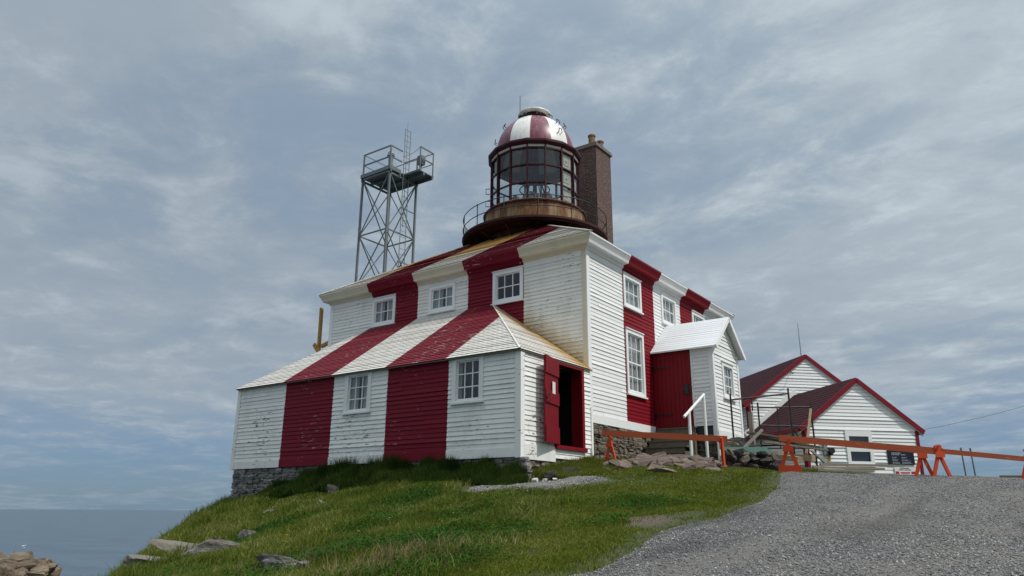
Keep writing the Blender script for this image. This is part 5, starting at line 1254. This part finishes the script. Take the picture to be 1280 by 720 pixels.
HOUSE = [(-11.1, yL-0.02), (0.06, yL-0.02), (0.06, 0.0), (0.0, 4.1), (2.0, 4.15), (2.0, 6.4), (0, 6.4), (0, 11), (-11.1, 11)]
def blades(name, x, y, h, wd, lean, material, flat=None):
    n = len(x); z = terrain(x, y)-0.015
    a = rng.uniform(0, 6.28, n); la = rng.uniform(0, 6.28, n); ln_ = lean*rng.random(n)*h
    ca, sa = np.cos(a)*wd/2, np.sin(a)*wd/2; lx, ly = np.cos(la)*ln_+0.12*h, np.sin(la)*ln_+0.05*h
    def P(ox, oy, t, k): return np.stack([x+ox+lx*t*t, y+oy+ly*t*t, z+h*t*(1-0.18*t*lean)], -1)
    v = np.stack([P(-ca, -sa, 0, 0), P(ca, sa, 0, 0), P(-ca*0.8, -sa*0.8, 0.55, 0), P(ca*0.8, sa*0.8, 0.55, 0), P(0*ca, 0*sa, 1.0, 0)], 1)
    f_ = np.array([(0, 1, 3), (0, 3, 2), (2, 3, 4)])
    fc = (f_[None]+5*np.arange(n)[:, None, None]).reshape(-1, 3)
    return tag(npmesh(name, v.reshape(-1, 3), fc, material), kind='stuff')
def scatter(n, box, dens=None):
    x = rng.uniform(box[0], box[1], n); y = rng.uniform(box[2], box[3], n)
    g_ = inpoly(x, y, GRAVEL); ed = pdist(x, y, GRAVEL)
    k = in_view(x, y) & ~(g_ & (ed > 0.10+0.55*np.clip(np.sin(4.3*x+2.2*y)*np.sin(3.1*y-2.7*x)-0.35, 0, 1))) & ~(inpoly(x, y, PATH) & (pdist(x, y, PATH) > 0.08)) & ~inpoly(x, y, HOUSE) & (seg_side(x, y, EDGE) < 3.0)
    bare = np.hypot(x-5.15, (y+6.8)*0.5) < 0.42+0.22*np.sin(5*x)*np.sin(4*y)+0.22*rng.random(len(x))
    k &= ~(bare & (rng.random(n) < 0.93))
    # thin, patchy turf along the gravel edge
    thin = np.clip(ed/0.55, 0.12, 1); pt = 0.5+0.5*np.sin(3.1*x+1.7*y)*np.sin(2.3*y-2.9*x+1)
    k &= rng.random(n) < np.clip(thin*(0.55+0.9*pt), 0, 1)
    k &= rng.random(n) < np.clip((pdist(x, y, PATH)-0.02)/0.5, 0.06, 1)
    if dens is not None: k &= rng.random(n) < dens(x, y)
    return x[k], y[k]
def vn(x, y, s, ph): return 0.5+0.25*(np.sin(s*x*1.3+s*0.7*y+ph)+np.sin(s*1.1*y-s*0.9*x+2.1*ph))
lawnness = lambda x, y: np.clip((x-0.55*0+0.36*(y+4)-0.6+1.0*(vn(x, y, 1.1, 0.4)-0.5))/1.6, 0, 1)     # mown lawn to the right, meadow to the left
dist = lambda x, y: np.hypot(x-CAMX, y-CAMY)
x, y = scatter(900000, (-3, 6.6, -14, 4.0), lambda x, y: lawnness(x, y)*np.clip((11/dist(x, y))**1.1, 0.2, 1))
d_ = dist(x, y); h = (0.028+0.04*rng.random(len(x)))*(0.75+0.6*vn(x, y, 2.3, 1.0)); tag(blades('lawn_grass', x, y, h, 0.008+0.0007*d_, 0.9, M['lawn']), 'short mown lawn between the gravel road and the lighthouse', 'grass')
x, y = scatter(760000, (-13.5, 5.2, -15, -3.2), lambda x, y: (1-lawnness(x, y))*np.clip((13/dist(x, y))**0.9, 0.2, 1))
tall = vn(x, y, 0.9, 2.0)*0.6+vn(x, y, 2.7, 0.3)*0.4
h = (0.06+0.14*rng.random(len(x))**1.5)*(0.35+1.35*tall); d_ = dist(x, y)
tag(blades('meadow_grass', x, y, h, 0.008+0.0006*d_, 0.8, M['meadow']), 'rough uncut meadow grass on the seaward slope', 'grass')
n = 17000; x, y = scatter(n, (-3, 4.6, -13.5, -8.3), lambda x, y: np.maximum(np.exp(-((x-3.9)**2/0.5+(y+11.1)**2/0.5)), np.maximum(0.6*np.exp(-((x-1.9)**2/0.25+(y+11.0)**2/0.35)), 0.4*np.exp(-((x-3.2)**2/0.2+(y+10.2)**2/0.4))))*(0.3+0.7*vn(x, y, 4, 1)))
h = 0.14+0.24*rng.random(len(x)); tag(blades('straw_grass', x, y, h, 0.012, 1.0, M['straw']), 'dry straw coloured grass tufts at the bottom of the meadow', 'grass')
# rank dark grass against the lean-to
n = 90000; x = rng.uniform(-10.2, 0.4, n); y = yL-0.02-rng.random(n)**1.6*1.0
k = rng.random(n) < np.clip((x+10.4)/2.2, 0.1, 1); k &= ~((x > 0.15) & (y > yL-0.2)); x, y = x[k], y[k]
prof_h = np.interp(x, [-10.4, -8.9, -7.5, -6.0, -4.4, -3, -1.2, -0.4, 0.4], [0.12, 0.45, 0.75, 0.88, 0.82, 0.66, 0.6, 0.62, 0.45])
h = prof_h*np.minimum(1.15, 0.6+0.7*vn(x, y, 3.1, 0.7)*vn(x, y, 7.3, 1.9)*2)*rng.uniform(0.45, 1.05, len(x))*np.clip(1.05-(yL-y)*0.65, 0.3, 1); tag(blades('rank_grass', x, y, h, 0.018, 0.5, M['rank']), 'tall dark rank grass growing against the lean-to foundation', 'grass')
# tufts by the door and around the rocks
n = 30000; x = rng.uniform(0.12, 1.3, n); y = rng.uniform(-3.0, -0.4, n); k = (x > 0.12) & (~inpoly(x, y, PATH)); x, y = x[k], y[k]
h = (0.08+0.20*rng.random(len(x)))*np.clip(1.5-x, 0.4, 1.4); tag(blades('door_grass', x, y, h, 0.014, 0.6, M['lawn']), 'bright grass bank below the open lean-to door', 'grass')
n = 10000; x = rng.uniform(0.15, 1.0, n); y = rng.uniform(0.1, 2.3, n); h = 0.06+0.12*rng.random(n); tag(blades('step_grass', x, y, h, 0.014, 0.6, M['lawn']), 'grass strip between the stone footing and the bedrock ledge', 'grass')
# broad-leaved clover and dock in lush dark green patches
def leaves(name, x, y, h, r_, material):
    n = len(x); z = terrain(x, y)+h; a = rng.uniform(0, 6.28, n); t1 = rng.normal(0, 0.45, n); t2 = rng.normal(0, 0.45, n)
    o = np.array([(1, 0), (0.35, 0.55), (-0.7, 0.35), (-0.7, -0.35), (0.35, -0.55)])*1.0
    ux = o[None, :, 0]*r_[:, None]; uy = o[None, :, 1]*r_[:, None]
    vx = ux*np.cos(a)[:, None]-uy*np.sin(a)[:, None]; vy = ux*np.sin(a)[:, None]+uy*np.cos(a)[:, None]
    co = np.stack([x[:, None]+vx, y[:, None]+vy, z[:, None]+vx*t1[:, None]+vy*t2[:, None]], -1).reshape(-1, 3)
    return tag(npmesh(name, co, np.arange(5*n).reshape(n, 5), material), kind='stuff')
x, y = scatter(260000, (-4, 5.0, -14, -4.2), lambda x, y: np.clip(vn(x, y, 1.7, 5.0)*1.6-0.62+0.5*np.exp(-((x-2.6)**2/2.2+(y+9.3)**2/4.5)), 0, 1)*(1-0.6*lawnness(x, y)))
tag(leaves('clover_leaves', x, y, 0.03+0.10*rng.random(len(x)), 0.010+0.016*rng.random(len(x)), M['clover']), 'lush broad leaved clover patches in the meadow grass', 'clover')
n = 60000; t_ = rng.random(n); e_ = EDGE[2:7]; L_ = np.linspace(0, 1, len(e_)); x = np.interp(t_, L_, e_[:, 0])+rng.normal(0, 0.55, n); y = np.interp(t_, L_, e_[:, 1])+rng.normal(0, 0.55, n)
k = rng.random(n) < np.clip(vn(x, y, 2.9, 0.2)*vn(x, y, 6.1, 1.0)*3.2-0.45, 0, 1); k &= ~inpoly(x, y, HOUSE); x, y = x[k], y[k]
h = (0.10+0.26*rng.random(len(x))**1.4)*(0.5+vn(x, y, 4.7, 0.9)); tag(blades('edge_grass', x, y, h, 0.017, 0.7, M['meadow']), 'ragged tall grass tufts along the edge of the seaward slope', 'grass')
def flowers(name, material, n, spots, sz, label):
    P = []
    for (cx, cy, r_, m_) in spots:
        P.append(np.stack([cx+rng.normal(0, r_, m_), cy+rng.normal(0, r_, m_)], -1))
    P = np.concatenate(P); x, y = P[:, 0], P[:, 1]; z = terrain(x, y)+rng.uniform(0.10, 0.20, len(x)); s = sz*rng.uniform(0.6, 1.2, len(x))
    o = np.array([(math.cos(a), math.sin(a), 0) for a in np.linspace(0, 2*math.pi, 6)[:-1]]+[(0, 0, 0.5), (0, 0, -0.4)])
    v = o[None]*s[:, None, None]; til = rng.normal(0, 0.4, (len(x), 2)); v[..., 2] += v[..., 0]*til[:, :1]+v[..., 1]*til[:, 1:]
    co = (v+np.stack([x, y, z], -1)[:, None]).reshape(-1, 3); f_ = np.array([(i, (i+1) % 5, 5) for i in range(5)]+[((i+1) % 5, i, 6) for i in range(5)])
    fc = (f_[None]+7*np.arange(len(x))[:, None, None]).reshape(-1, 3)
    tag(npmesh(name, co, fc, material), label, 'flowers', kind='stuff')
flowers('yellow_flowers', M['flower_y'], 0, [(-0.6, -9.6, 0.35, 16), (-1.3, -9.2, 0.4, 12), (0.3, -8.9, 0.4, 14), (-2.4, -8.5, 0.9, 12), (1.0, -8.0, 0.9, 14), (2.5, -7.5, 1.0, 10)], 0.011, 'small yellow wildflowers scattered in the meadow grass')
flowers('white_flowers', M['flower_w'], 0, [(-9.2, -4.1, 0.5, 50), (-5.2, -5.4, 0.5, 24), (-8.5, -5.0, 1.0, 20), (-3.5, -6.0, 1.2, 20), (0.8, -6.2, 1.5, 50), (2.2, -4.2, 1.5, 60), (3.5, -2.0, 1.2, 50)], 0.008, 'tiny white wildflowers dotted through the grass')
